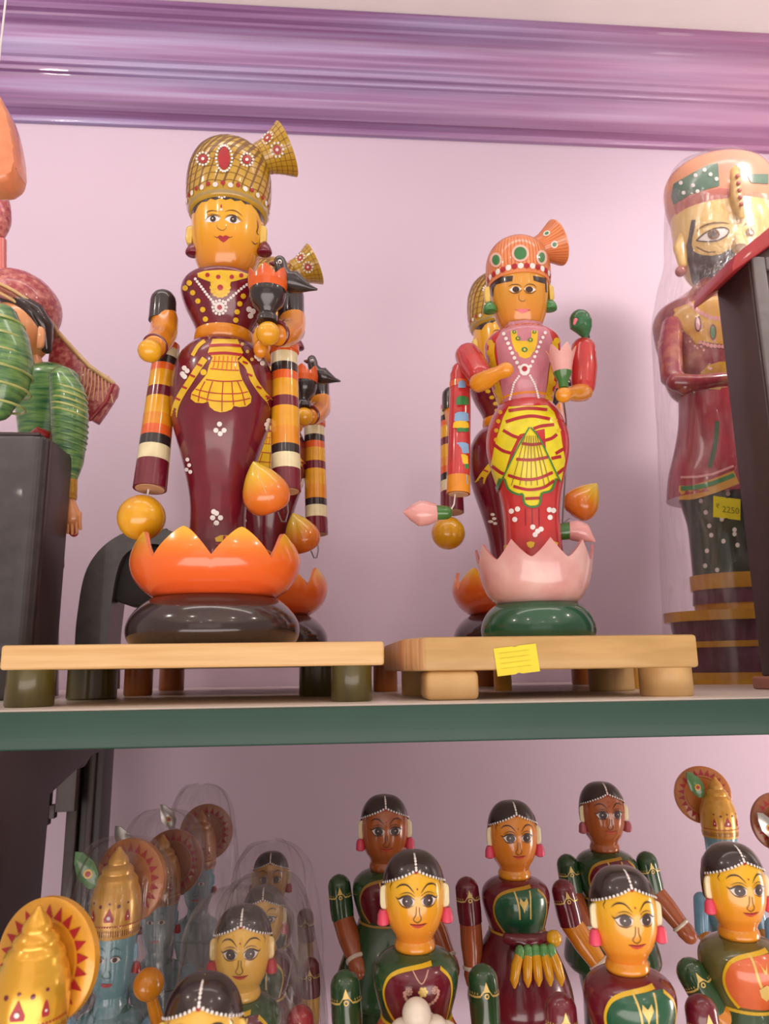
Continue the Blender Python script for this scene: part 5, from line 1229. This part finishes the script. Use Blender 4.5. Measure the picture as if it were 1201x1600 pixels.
# ------------------------------------------------------------------ small dolls on the lower shelf
FX = lambda x: (x-652)*.000149
FZ = lambda y: .382+(990-y)*.000144+.0075
HEAD = [(.0005, .4605)]+catmull([(.0005, .4606), (.0110, .4590), (.0195, .4535), (.0262, .4430), (.0292, .429), (.0293, .418), (.0278, .406), (.0240, .395), (.0190, .387), (.0168, .3815)], 4)
HEAD = sorted(HEAD, key=lambda q: q[1])
TORSO = catmull([(.0315, .317), (.034, .325), (.0375, .337), (.0400, .350), (.0385, .361), (.0310, .369), (.020, .3735)], 4)
HS = Surf((0, 0, 0), HEAD); TS = Surf((0, 0, 0), TORSO)
SKIN_Y = ramp('face_yellow_to_orange', [(0, (.70, .20, .02)), (.4, (.76, .30, .02)), (1, (.80, .44, .02))], .380, .435)
SKIN_O = ramp('face_orange', [(0, (.60, .17, .02)), (1, (.66, .23, .02))], .380, .44)
SKIN_P = mat('face_lemon_yellow', (.80, .48, .08), color2=(.76, .42, .06), gscale=14)
OLIVEB = mat('olive_blouse_lacquer', (.13, .115, .03), color2=(.10, .09, .02)); CORALB = mat('coral_blouse_lacquer', (.72, .16, .05), color2=(.66, .13, .04))
BROWN_R = mat('brick_forearm_lacquer', (.42, .10, .03)); BRED = mat('bright_red_sleeve', (.36, .012, .02))
def sdot(mb, S, th, z, r, m, off, n=8, M=None):
    rr = max(S.r(z), .002); vs = [S.pt(th, z, off*1.4)]+[S.pt(th+r*cos(q*2*pi/n)/rr, z+r*sin(q*2*pi/n), off) for q in range(n)]
    mb.add(vs, [(0, 1+q, 1+(q+1) % n) for q in range(n)], m)
def zhair(th):
    t = abs(th)/math.radians(85)
    if t < 1: return .4325+(.4475-.4325)*(1-t)**1.15
    return .4325-.034*min(1, (t-1)/.6)
def make_face(head, lash=DARKP):
    p = Paint(HS, 'uv', off=.00025, cell=.0022, z=lambda x, y: (FX(x), FZ(y)))
    for sg in (1, -1):
        X = lambda x: x if sg == 1 else 2*655-x
        p.part('eye').poly([(X(x), y) for x, y in ((527, 752), (560, 735), (600, 730), (634, 750), (626, 780), (592, 793), (555, 785))], WHITE)
        p.dot(X(590), 761, .0050, DARKP, 2, ry=.0044, n=14); p.dot(X(586), 757, .0008, WHITE, 4, n=6)
        p.stroke([(X(x), y) for x, y in ((512, 738), (532, 750), (565, 733), (600, 727), (638, 752))], .0014, lash, 3, True)
        p.stroke([(X(x), y) for x, y in ((527, 752), (552, 786), (592, 797), (630, 780))], .0008, lash, 3, True)
        p.stroke([(X(x), y) for x, y in ((535, 728), (575, 710), (610, 712), (640, 735))], .0006, lash, 2, True)
        p.part('eyebrow').stroke([(X(x), y) for x, y in ((515, 692), (550, 667), (595, 668), (635, 712))], .0013, lash, 2, True)
    p.part('nose_line').stroke([(645, 790), (641, 840), (626, 868), (650, 888), (674, 868), (664, 835), (662, 795)], .0006, lash, 2)
    p.part('mouth').poly([(604, 898), (630, 896), (645, 899), (655, 896), (665, 899), (690, 896), (708, 898), (685, 917), (655, 926), (625, 917)], mat('coral_lip_paint', (.60, .07, .03), rough=.4, coat=.2))
    p.stroke([(604, 898), (655, 905), (708, 898)], .0005, REDMAR, 2)
    p.part('bindi').dot(653, 688, .0008, REDP, 2); p.part('hair_jewel').dot(650, 592, .0017, REDP, 2)
    for sg in (1, -1): p.part('side_curl').stroke([(653-sg*185, 640), (653-sg*172, 665), (653-sg*188, 690), (653-sg*178, 712)], .0007, lash, 1, True)
    p.build({WHITE.name: 'eye_white', DARKP.name: 'eye_and_brow', 'coral_lip_paint': 'mouth', REDP.name: 'bindi', REDMAR.name: 'lip_line'}, head)
def make_arm(root, sh, sdir, fdir, sleeve, skin, slen=.036, flen=.048, bangle=True, hand=True):
    sdir = Vector(sdir).normalized(); fdir = Vector(fdir).normalized(); R = Vector((0, 0, -1)).rotation_difference(sdir)
    rr = .0138; rows = [(.0005, .0140)]+[(rr*cos(math.radians(a)), rr*sin(math.radians(a))) for a in (80, 60, 42, 25, 10)]+[(rr, -.002), (rr*1.03, -slen+.012), (rr*.98, -slen), (rr*.8, -slen-.001)]
    rows = sorted(rows, key=lambda q: q[1])
    s = lathe(MB(), rows, sleeve, 28).build('sleeve', root, Vector(sh)-Vector((0, 0, .0))); s.rotation_mode = 'QUATERNION'; s.rotation_quaternion = R
    S = Surf((0, 0, 0), rows); p = Paint(S, 'tz', off=.0003, cell=.2); zb = -.010
    p.stroke([(-1.5, zb), (-.75, zb), (-.42, zb+.0005), (0, zb+.008), (.42, zb+.0005), (.75, zb), (1.5, zb)], .0017, GOLDP, 1, smooth=False)
    L_ = p.lay(GOLDP); n0 = len(L_[1]); tri = [(-.22, zb+.004), (.22, zb+.004), (0, zb+.0125)]; L_[1] += [tuple(S.pt(a, z, .0008)) for a, z in tri]; L_[2].append((n0, n0+1, n0+2))
    n0 = len(L_[1])
    for q in range(14):
        a = -1.4+.2*q
        if abs(a) > .5: n0 = len(L_[1]); L_[1] += [tuple(S.pt(a-.05, zb+.002, .0006)), tuple(S.pt(a+.05, zb+.002, .0006)), tuple(S.pt(a, zb+.0042, .0006))]; L_[2].append((n0, n0+1, n0+2))
    n0 = len(L_[1])
    for q in range(12):
        a = 2*pi*q/12; L_[1] += [tuple(S.pt(.16*cos(a), zb+.001+.0024*sin(a), .0009)), tuple(S.pt(.08*cos(a), zb+.001+.0012*sin(a), .0009))]
    L_[2] += [(n0+2*q, n0+2*((q+1) % 12), n0+2*((q+1) % 12)+1, n0+2*q+1) for q in range(12)]
    p.build('gold_motif', s)
    e = Vector(sh)+sdir*(slen-.001)
    f = sweep(MB(), [e, e+fdir*flen*.5, e+fdir*flen], [.0128, .0130, .0105], skin, 24, (True, False)).build('forearm', root)
    if hand:
        w = e+fdir*flen
        if bangle: ring(MB(), w, fdir, .0098, .0026, mat('ivory_bangle_paint', (.82, .70, .58), rough=.35), 24, 8).build('bangle', root)
        sweep(MB(), [w, w+fdir*.008, w+fdir*.014], [.0100, .0112, .0100], skin, 22).build('hand', root)
def village_doll(cx, ytop, Y, s, label, skin, sleeve, torso, bib, border, skirt, arms, neck='v', bun=True, ear_m=None, skin2=None, ground=None, name='small_village_doll', earring=PINKE):
    p0 = at(cx, ytop, Y); X = p0.x
    root = empty(name, (X, Y, LZ), label, 'doll'); zs = p0.z-LZ
    dz = zs-.4605*s                      # small left-over height goes in the skirt
    body = root
    skin2 = skin2 or skin
    made = []
    before = set(bpy.data.objects)
    head = lathe(MB(), HEAD, skin, 44).build('head', root); make_face(head)
    # hair cap
    mb = MB(); seg = 64; NR = 18; vs = []; fs = []
    for i in range(NR+1):
        for q in range(seg):
            th = 2*pi*q/seg; t2 = th if th <= pi else th-2*pi; zh = zhair(t2); z = zh+(.4605-zh)*(1-(1-i/NR)**2.2); vs.append(HS.pt(th, z, .0011 if i < NR else .0013))
    for i in range(NR):
        for q in range(seg): fs.append((i*seg+q, i*seg+(q+1) % seg, (i+1)*seg+(q+1) % seg, (i+1)*seg+q))
    fs.append(tuple(NR*seg+q for q in range(seg)))
    hair = mb.add(vs, fs, HAIR).build('hair', head, angle=60)
    mb = MB()
    for q in range(25):
        th = math.radians(-84+7*q); sdot(mb, HS, th, zhair(th)+.0008, .00120, WHITE, .0016)
    for q, zz in enumerate((.4502, .4528, .4550, .4568, .4582, .4592)): sdot(mb, HS, 0, zz, .0011 if q < 4 else .0008, WHITE, .0017)
    mb.build('hair_beads', hair, angle=180)
    if bun: ball(MB(), (0, .029, .431), .0165, HAIR, 24).build('hair_bun', head)
    for sd in (-1, 1):
        ear(head, (sd*.0275, -.006, .421), .0085, .0215, sd, ear_m or EARC, .004)
        lathe(MB(), [(.0035, -.0075), (.0056, -.006), (.0050, .002), (.0032, .006)], earring, 20).build('earring', head, (sd*.0305, -.0075, .4045))
    lathe(MB(), catmull([(.0168, .3725), (.0192, .3755), (.0190, .3795), (.0172, .3835)], 3), AMBER if skin in (SKIN_Y, SKIN_O) else skin, 32).build('neck', root)
    tor = lathe(MB(), TORSO, torso, 44).build('torso', root)
    p = Paint(TS, 'uv', off=.0003, cell=.003)
    p.poly([(-.026, .3225), (-.033, .334), (-.0365, .347), (-.0315, .3585), (-.022, .3645), (-.008, .3675), (.010, .368), (.0215, .3675), (.0295, .360), (.0325, .348), (.030, .333), (.027, .3225), (0, .3215)], bib)
    p.stroke([(-.022, .3215), (-.033, .334), (-.0365, .347), (-.0315, .3585), (-.022, .3645), (-.008, .3680), (.012, .3700)], .0026, border, 1)
    p.stroke([(.0205, .3665), (.0305, .358), (.0335, .346), (.031, .333), (.0275, .3215)], .0026, border, 1)
    if neck == 'v':
        p.stroke([(-.009, .367), (-.006, .352), (-.005, .338)], .0018, GOLDP, 1); p.stroke([(.009, .367), (.0075, .352), (.0075, .338)], .0018, GOLDP, 1)
        p.poly([(-.004, .361), (0, .357), (.004, .361), (.005, .356), (.001, .349), (0, .345), (-.001, .349), (-.005, .356)], GOLDP, 1)
    elif neck == 'round':
        PEARL = mat('rose_gold_paint', (.62, .34, .26), rough=.4)
        for q in range(15): a = pi+pi*q/14; p.dot(.001+.0155*cos(a), .3505+.011*sin(a), .0016, PEARL, 1, n=7)
        p.flower(.002, .3515, .0028, .0017, GOLDP, GOLDP, 6, 1); p.flower(-.0105, .352, .0026, .0010, PEARL, PEARL, 8, 1); p.flower(.0130, .352, .0026, .0010, PEARL, PEARL, 8, 1)
        p.stroke([(-.006, .367), (.001, .358), (.008, .367)], .0010, PEARL, 1)
    else:
        p.stroke([(-.008, .367), (-.0065, .350), (.001, .337), (.009, .350), (.011, .367)], .0022, GOLDP, 1)
        p.poly([(-.006, .341), (.001, .345), (.008, .341), (.006, .334), (.001, .330), (-.004, .334)], GOLDP, 2); p.poly([(-.003, .362), (.001, .357), (.004, .363), (.002, .354), (0, .354)], GOLDP, 1)
    p.build({bib.name: 'blouse_panel', border.name: 'sari_border', GOLDP.name: 'painted_necklace'}, tor, 'painted_necklace')
    lathe(MB(), [(.0322, .3160), (.0335, .3175), (.0322, .3195)], border, 40, cap=(False, False)).build('waist_belt', root)
    low = -dz/s
    lathe(MB(), [(.043, low), (.041, .12), (.040, .20), (.046, .2335), (.057, .236)]+catmull([(.060, .240), (.061, .246), (.058, .262), (.0505, .282), (.042, .300), (.036, .311), (.0322, .3175)], 3), skirt, 44).build('skirt', root)
    for a in arms: make_arm(root, *a[:3], sleeve, skin2 if len(a) < 4 else a[3])
    root.location = (X, Y, LZ+dz); root.scale = (s, s, s)
    return root
ST = (0, -.08, -1)
A_ = village_doll(600, 1241, .975, 1.0, 'russet faced doll with dark green sleeves, leftmost of the back row', DK_SKIN, DGREEN, DGREEN, REDMAR, mat('dull_gold_border', (.42, .22, .03), rough=.4), DGREEN,
    [((-.056, 0, .356), (.12, 0, -1), (.28, -.55, -.7)), ((.056, 0, .356), (-.05, 0, -1), (.35, -.45, -.9))], neck='v', skin2=BROWN_R)
B_ = village_doll(645, 1328, .742, .968, 'yellow faced doll with green sleeves holding a basket of white balls, front centre', SKIN_Y, GREEN if False else DGREEN, DGREEN, REDMAR, BYEL, ORANGE,
    [((-.066, 0, .344), (.06, -.05, -1), ST), ((.064, 0, .344), (.02, -.05, -1), ST)], neck='round', skin2=mat('orange_forearm_lacquer', (.60, .15, .02)))
# basket with white balls, held by B
zb_ = .318
rt = lathe(MB(), catmull([(.012, zb_-.040), (.036, zb_-.028), (.050, zb_-.010), (.053, zb_), (.049, zb_+.001), (.044, zb_-.004), (.004, zb_-.008)], 2) if False else [(.012, zb_-.040), (.036, zb_-.028), (.050, zb_-.010), (.053, zb_)], ORANGE, 44, 1, .6).build('basket', B_, (0, -.050, 0))
IV = mat('ivory_ball_paint', (.78, .68, .56), rough=.45, coat=.2)
for i, (x, y, z, r) in enumerate(((-.006, -.058, .024, .0125), (-.018, -.054, .008, .0115), (.010, -.056, .010, .0115), (.020, -.052, .004, .011), (-.005, -.074, .000, .0115), (-.026, -.062, -.002, .011), (.014, -.074, -.002, .0115), (.003, -.04, .008, .011))):
    ball(MB(), (x, y, zb_+z), r, IV, 22).build('white_ball', B_)
C_ = village_doll(798, 1250, .905, .96, 'orange faced doll in maroon sleeves and green blouse carrying yellow carrots', SKIN_O, REDMAR, REDMAR, GREEN, mat('dull_yellow_border', (.55, .30, .02), rough=.4), REDMAR,
    [((-.058, 0, .362), (.08, 0, -1), (.02, -.05, -1), BROWN_R), ((.058, -.002, .356), (.18, -.10, -1), (.62, -.35, -.95), AMBER)], neck='v')
for i, (x0, x1, dy) in enumerate(((-.012, -.021, 0), (-.003, -.006, .001), (.006, .0065, .002), (.015, .019, .001), (.023, .031, 0))):
    cr = sweep(MB(), [(x0, -.060+dy, .3125), (x0*.4+x1*.6, -.062+dy, .300), (x1, -.064+dy, .286), (x1, -.0645+dy, .2800)], [.0048, .0056, .0048, .0016], YELLOW, 18).build('carrot', C_)
    sweep(MB(), [(x0, -.0595+dy, .3145), (x0+(x1-x0)*.1, -.0602+dy, .3095)], [.0050, .0054], LGREEN, 16).build('carrot_cap', cr)
sweep(MB(), [(-.022, -.045, .3215), (-.005, -.051, .3205), (.012, -.051, .3205), (.022, -.046, .322)], [.006, .0075, .0072, .006], REDMAR, 18).build('folded_hand', C_)
ball(MB(), (.029, -.052, .322), .0088, YELLOW, 22).build('knob', C_)
lb = MB().add([(-.014, -.0425, .226), (.012, -.0425, .221), (.010, -.044, .196), (-.017, -.044, .200)], [(3, 2, 1, 0)], mat('orange_yellow_sticker', (.74, .42, .02), rough=.5, coat=0)).build('price_sticker', C_, flat=True)
D_ = village_doll(937, 1221, 1.03, 1.0, 'russet faced doll with dark green sleeves and side bun, rightmost of the back row', DK_SKIN, DGREEN, DGREEN, REDMAR, mat('dull_yellow_border', (.55, .30, .02), rough=.4), DGREEN,
    [((-.052, 0, .357), (.12, 0, -1), (.1, -.6, -.7)), ((.056, 0, .357), (.15, -.05, -1), (.50, -.40, -.75))], neck='v', skin2=BROWN_R, earring=mat('dull_pink_earring', (.40, .08, .10)))
E_ = village_doll(968, 1353, .630, .875, 'large yellow faced doll with maroon sleeves and green blouse in the front row', SKIN_Y, REDMAR, REDMAR, GREEN, BYEL, REDMAR,
    [((-.064, -.002, .345), (.0, -.05, -1), ST), ((.064, -.002, .338), (.05, -.05, -1), ST)], neck='v')
F_ = village_doll(1139, 1316, .700, .905, 'yellow faced doll with green sleeves and coral blouse at the right edge', SKIN_Y, GREEN if False else DGREEN, OLIVEB, CORALB, BYEL, DGREEN,
    [((-.052, 0, .343), (.50, -.25, -1), (.85, -.35, -.65), AMBER), ((.06, 0, .343), (0, -.05, -1), ST)], neck='u')
ball(MB(), (.016, -.050, .308), .0145, mat('crimson_ball_lacquer', (.30, .01, .04)), 24).build('crimson_ball', F_)
bb_ = ball(MB(), (.046, -.055, .300), .016, mat('brown_pot_lacquer', (.16, .07, .03)), 24).build('brown_pot', F_); ball(MB(), (.036, -.0665, .296), .0062, EARC, 14, .8, .5, 1.3).build('cream_patch', bb_)
G_ = village_doll(320, 1522, .565, .885, 'doll with black beaded hair cut off by the bottom edge of the view', SKIN_P, DGREEN, DGREEN, REDMAR, BYEL, DGREEN, [((-.056, 0, .356), (.1, 0, -1), ST), ((.056, 0, .356), (0, 0, -1), ST)], ear_m=EARY)
H_ = village_doll(381, 1414, .743, .868, 'lemon faced doll in a green blouse and red sleeves, front of the plastic wrapped dolls', SKIN_P, BRED, DGREEN, REDMAR, BYEL, DGREEN, [((-.056, 0, .356), (.1, 0, -1), ST), ((.060, 0, .350), (.1, -.1, -1), ST)], ear_m=mat('pale_yellow_ear', (.78, .58, .22)), earring=REDP)
I_ = village_doll(413, 1383, .93, .795, 'lemon faced doll half hidden in the middle of the wrapped dolls', SKIN_P, REDMAR, REDMAR, DGREEN, BYEL, REDMAR, [((-.056, 0, .356), (.1, 0, -1), ST), ((.066, 0, .350), (.05, 0, -1), ST)], earring=REDP)
J_ = village_doll(424, 1330, 1.085, .80, 'ochre faced doll at the back of the wrapped dolls against the wall', mat('face_ochre', (.60, .30, .07)), REDMAR, REDMAR, DGREEN, BYEL, REDMAR, [((-.056, 0, .356), (.1, 0, -1), ST), ((.058, 0, .356), (.05, 0, -1), ST)], earring=REDP)

# ---------------------------------------------------------------- crowned blue figurines
BLUE = mat('grey_blue_skin_lacquer', (.17, .33, .38), color2=(.12, .26, .30), gscale=18); TEAL = mat('teal_collar_lacquer', (.03, .15, .13)); PEA = mat('peacock_leaf_green', (.06, .16, .05), color2=(.10, .24, .09), gscale=60); PEAS = mat('silver_foil_leaf', (.55, .52, .48), rough=.25, metal=.7, gscale=60)
MT['halo_red'] = REDP
CR = [(r, z*.85) for r, z in [(.0243, 0), (.0252, .006), (.0254, .008), (.0248, .010), (.0256, .018), (.0258, .030), (.0250, .041), (.0230, .050), (.0206, .0558), (.0208, .0590), (.0192, .0628), (.0158, .0670), (.0160, .0705), (.0144, .0738), (.0102, .0775), (.0104, .0805), (.0090, .0845), (.0056, .0895), (.0030, .0935), (.0014, .0965)]]
def crowned(cx, ybot, Y, s, label, gold=GOLD, halo=GOLDD, leaf=PEA, haloyaw=20, halopos=(.010, .024, .047), leafpos=(-.034, .004, .058), arm=False, skin=BLUE, tri=12, hs=1.0):
    p0 = at(cx, ybot, Y); root = empty('crowned_figurine', (p0.x, Y, LZ), label, 'figurine'); h = (p0.z-LZ)/s
    O = Vector((0, 0, h))
    S = Surf((0, 0, 0), CR); Tm = Matrix.Translation(O)
    cr = lathe(MB(), CR, gold, 44).build('crown', root, O)
    p = Paint(S, 'uv', off=.0003, cell=.003)
    for q in range(30): a = -.036+.0025*q; p.dot(a, .0125, .0009, REDP, 1, n=6)
    for q in range(34): a = -.037+.0022*q; p.stroke([(a, .003), (a, .0085)], .0007, REDMAR, 1, smooth=False)
    for a in (-.018, 0, .018):
        k = 1 if a == 0 else .5
        p.poly([(a-.0050*k, .020), (a-.0045*k, .017), (a+.0045*k, .017), (a+.0050*k, .020), (a+.002*k, .026), (a, .0300*(.5+.5*k)+.01*(1-k)), (a-.002*k, .026)], REDP, 1)
        p.dot(a, .021, .0018*k, WHITE, 3, n=8); p.dot(a, .0335, .0012, REDMAR, 1)
    for a in (-.009, .009): p.dot(a, .031, .0017, REDMAR, 1)
    p.build('painted_jewel', cr)
    # halo disc with rays
    hl = MB(); Rr = .0415; seg = 56; prof_ = [(0, -.003), (Rr*.60, -.003), (Rr*.62, -.0045), (Rr*.94, -.0045), (Rr, -.003), (Rr, .003), (0, .003)]
    vs = []; fs = []
    for r, y in prof_[1:-1]:
        for q in range(seg): a = 2*pi*q/seg; vs.append(Vector((r*sin(a), y, r*cos(a))))
    n = len(prof_)-2
    for i in range(n-1):
        for q in range(seg): fs.append((i*seg+q, i*seg+(q+1) % seg, (i+1)*seg+(q+1) % seg, (i+1)*seg+q))
    fs.append(tuple(range(seg))[::-1]); fs.append(tuple((n-1)*seg+q for q in range(seg)))
    halo_o = hl.add(vs, fs, halo).build('halo_disc', root, O+Vector(halopos), angle=50); halo_o.rotation_euler = (math.radians(-4), 0, -math.radians(haloyaw)); halo_o.scale = (hs, 1, hs)
    mb = MB()
    for q in range(22):
        a = 2*pi*q/22; r0, r1, w = .0285, .0375, .0036
        pts = [(r0, a-w/r0), (r0, a+w/r0), (r1, a)]; mb.add([(r*sin(b), -.0052, r*cos(b)) for r, b in pts], [(0, 1, 2)], REDP)
    mb.build('painted_rays', halo_o, flat=True)
    if leaf:
        lf = MB(); ol = [(-.012, .020), (-.004, .019), (.008, .010), (.014, -.002), (.012, -.016), (.004, -.017), (-.008, -.006), (-.012, .008)]
        prism(lf, ol, -.0015, .0015, leaf, .0006, M=m3); lo = lf.build('peacock_leaf', root, O+Vector(leafpos))
        mb = MB(); 
        for rad, m, yy in ((.0048, mat('leaf_eye_yellow', (.75, .45, .03), rough=.4), -.0020), (.0028, REDP, -.0026)):
            mb.add([(.003+(0 if rad > .004 else .001), yy-.0002, -.002)]+[(.003+rad*cos(q*pi/6), yy, -.002+rad*sin(q*pi/6)) for q in range(12)], [(0, 1+q, 1+(q+1) % 12) for q in range(12)], m)
        mb.build('leaf_eye', lo, angle=180)
        sweep(MB(), [(.010, .001, -.014), (.020, .003, -.022)], .0012, leaf, 8).build('leaf_stem', lo)
    # head
    hr = catmull([(.0235, .001), (.0222, -.012), (.0215, -.030), (.0195, -.046), (.0140, -.058)], 4); hr = sorted(hr, key=lambda q: q[1])
    head = lathe(MB(), hr, skin, 40).build('head', root, O); Sh = Surf((0, 0, 0), hr)
    p = Paint(Sh, 'uv', off=.0003, cell=.003)
    for sg in (-1, 1):
        X = lambda x: sg*x
        p.part('eye').poly([(X(.0025), -.018), (X(.006), -.0155), (X(.0105), -.0165), (X(.0125), -.0195), (X(.008), -.0215), (X(.004), -.0205)], WHITE); p.dot(X(.0070), -.0185, .0024, DARKP, 2)
        p.stroke([(X(.0022), -.018), (X(.006), -.0152), (X(.0105), -.0162), (X(.0135), -.0195)], .0009, DARKP, 3, True); p.stroke([(X(.002), -.011), (X(.007), -.0075), (X(.013), -.0115)], .0009, TEAL, 2, True)
    p.part('nose_line').stroke([(-.001, -.016), (-.0015, -.028), (-.0045, -.033), (0, -.0355), (.0040, -.033), (.0015, -.028)], .0008, TEAL, 2)
    p.part('mouth').poly([(-.006, -.0405), (-.002, -.0395), (0, -.0402), (.002, -.0395), (.006, -.0405), (.003, -.0432), (-.003, -.0432)], REDP, 1)
    p.build({WHITE.name: 'eye_white', DARKP.name: 'eye_and_brow', REDP.name: 'mouth', TEAL.name: 'nose_line'}, head)
    for sd in (-1, 1):
        ear(head, (sd*.0205, -.002, -.018), .006, .017, sd, mat('light_blue_ear', (.22, .45, .62)), .004); lathe(MB(), [(.003, -.006), (.0045, -.005), (.004, .001), (.002, .004)], BRED, 16).build('earring', head, (sd*.0245, -.003, -.031))
    lathe(MB(), catmull([(.019, -.072), (.0155, -.064), (.0150, -.056)], 3), skin, 32).build('neck', root, O)
    bt = catmull([(.026, -.135), (.032, -.110), (.036, -.090), (.030, -.076), (.017, -.069)], 4)
    lathe(MB(), bt, skin, 36, 1, .8).build('torso', root, O)
    lathe(MB(), catmull([(.034, -.098), (.0305, -.084), (.021, -.072), (.0165, -.066)], 3), TEAL, 36, 1.02, .86).build('collar', root, O)
    lathe(MB(), catmull([(.045, -h), (.040, -h+.10), (.036, -.20), (.033, -.16), (.0265, -.134)], 3), mat('ochre_robe_lacquer', (.55, .28, .03)), 36).build('robe', root, O)
    for sd in (-1, 1):
        if arm and sd == 1:
            sweep(MB(), [O+Vector((.042, -.005, -.086)), O+Vector((.052, -.012, -.100))], [.010, .009], mat('light_blue_sleeve', (.20, .42, .60)), 20).build('sleeve', root)
            sweep(MB(), [O+Vector((.056, -.016, -.098)), O+Vector((.052, -.028, -.070)), O+Vector((.048, -.038, -.048))], [.0075, .0065, .0052], AMBER, 20).build('forearm', root)
            ball(MB(), O+Vector((.0455, -.042, -.034)), .0145, AMBER, 20).build('hand', root)
        else:
            sweep(MB(), [O+Vector((sd*.040, -.003, -.084)), O+Vector((sd*.044, -.006, -.125))], [.0105, .010], mat('light_blue_sleeve', (.20, .42, .60)), 20).build('sleeve', root)
            sweep(MB(), [O+Vector((sd*.044, -.007, -.128)), O+Vector((sd*.036, -.030, -.135))], [.009, .0075], AMBER, 18).build('forearm', root)
            ball(MB(), O+Vector((sd*.033, -.038, -.136)), .010, AMBER, 16).build('hand', root)
    if arm:
        fl_ = sweep(MB(), [O+Vector((-.020, -.050, -.112)), O+Vector((.022, -.048, -.092))], [.0045, .0075], mat('maroon_flute_lacquer', (.22, .02, .05)), 16).build('flute', root)
        sweep(MB(), [O+Vector((.015, -.0485, -.0955)), O+Vector((.024, -.048, -.091))], [.0086, .0092], GOLD, 16).build('flute_end', fl_)
    root.scale = (s, s, s)
    return root
K_ = crowned(46, 1612, .565, .93, 'unwrapped bright gold crowned figurine with red rayed halo at the bottom left corner', GOLD, mat('halo_orange_gold', (.78, .36, .03), rough=.3, metal=.2), leafpos=(-.042, .004, .050), halopos=(.001, .024, .038), hs=1.04)
L_k = crowned(179, 1457, .85, 1.0, 'blue faced crowned figurine with green peacock leaf inside clear plastic, behind the unwrapped gold crown', GOLDD if False else mat('amber_gold_crown', (.70, .36, .05), rough=.3, metal=.3), mat('halo_rust_orange', (.52, .17, .03), rough=.35, metal=.1), arm=True, halopos=(.008, .022, .044))
GO2 = mat('dull_gold_crown', (.55, .26, .06), rough=.35, metal=.3); HA2 = mat('halo_brown_orange', (.40, .13, .045), rough=.4)
M_k = crowned(250, 1409, 1.07, 1.0, 'crowned figurine in plastic, second behind the blue faced one on the left', GO2, HA2, leaf=PEAS, haloyaw=10, halopos=(.010, .024, .042), leafpos=(-.052, .004, .074))
N_k = crowned(311, 1355, 1.24, 1.0, 'crowned figurine in plastic, farthest back of the left group by the wall', mat('rust_gold_crown', (.42, .17, .06), rough=.4, metal=.2), HA2, leaf=PEAS, haloyaw=5, halopos=(.006, .022, .046), leafpos=(-.052, .004, .072))
O_k = crowned(1125, 1306, 1.12, 1.0, 'crowned figurine with bright green leaf standing behind the coral bloused doll on the right', mat('amber_gold_crown', (.7, .36, .05)), mat('halo_rust_orange', (.5, .17, .03)), haloyaw=12, halopos=(-.004, .034, .052), leafpos=(-.030, .002, .070))
P_k = crowned(1234, 1345, .95, .85, 'silver leafed figurine cut off by the right edge behind the dolls', GO2, HA2, leaf=PEAS, haloyaw=0, halopos=(0, .02, .05), leafpos=(-.036, -.010, .050))
# bags over the left group
def fbag(root, top, r, label, seed, lean=(0, 0), sy=.9, amp=.012):
    X, Y, Z0 = root.location.x, root.location.y, LZ; h = top-LZ
    return bag((X, Y, LZ), [(r*1.25, .002), (r*1.25, .12), (r*1.15, h*.45), (r*1.12, h*.62), (r*1.02, h*.76), (r*.90, h*.86), (r*.80, h*.93), (r*.52, h*.985), (r*.12, h+.001)], label, sy=sy, lean=lean, amp=amp, seed=seed)
fbag(L_k, at(179, 1321, .85).z+.008, .054, 'clear plastic bag over the nearest crowned blue faced figurine', 3)
fbag(M_k, at(252, 1275, 1.07).z+.008, .056, 'clear plastic bag over the second crowned figurine behind', 5)
fbag(N_k, at(312, 1235, 1.24).z+.008, .054, 'clear plastic bag over the farthest crowned figurine by the wall', 9)
fbag(H_, at(381, 1400, .743).z+.006, .060, 'clear plastic bag over the front lemon faced doll', 13)
fbag(I_, at(413, 1374, .93).z+.006, .060, 'clear plastic bag over the middle lemon faced doll', 17)
fbag(J_, at(424, 1322, 1.085).z+.006, .058, 'clear plastic bag over the rear ochre faced doll', 21)
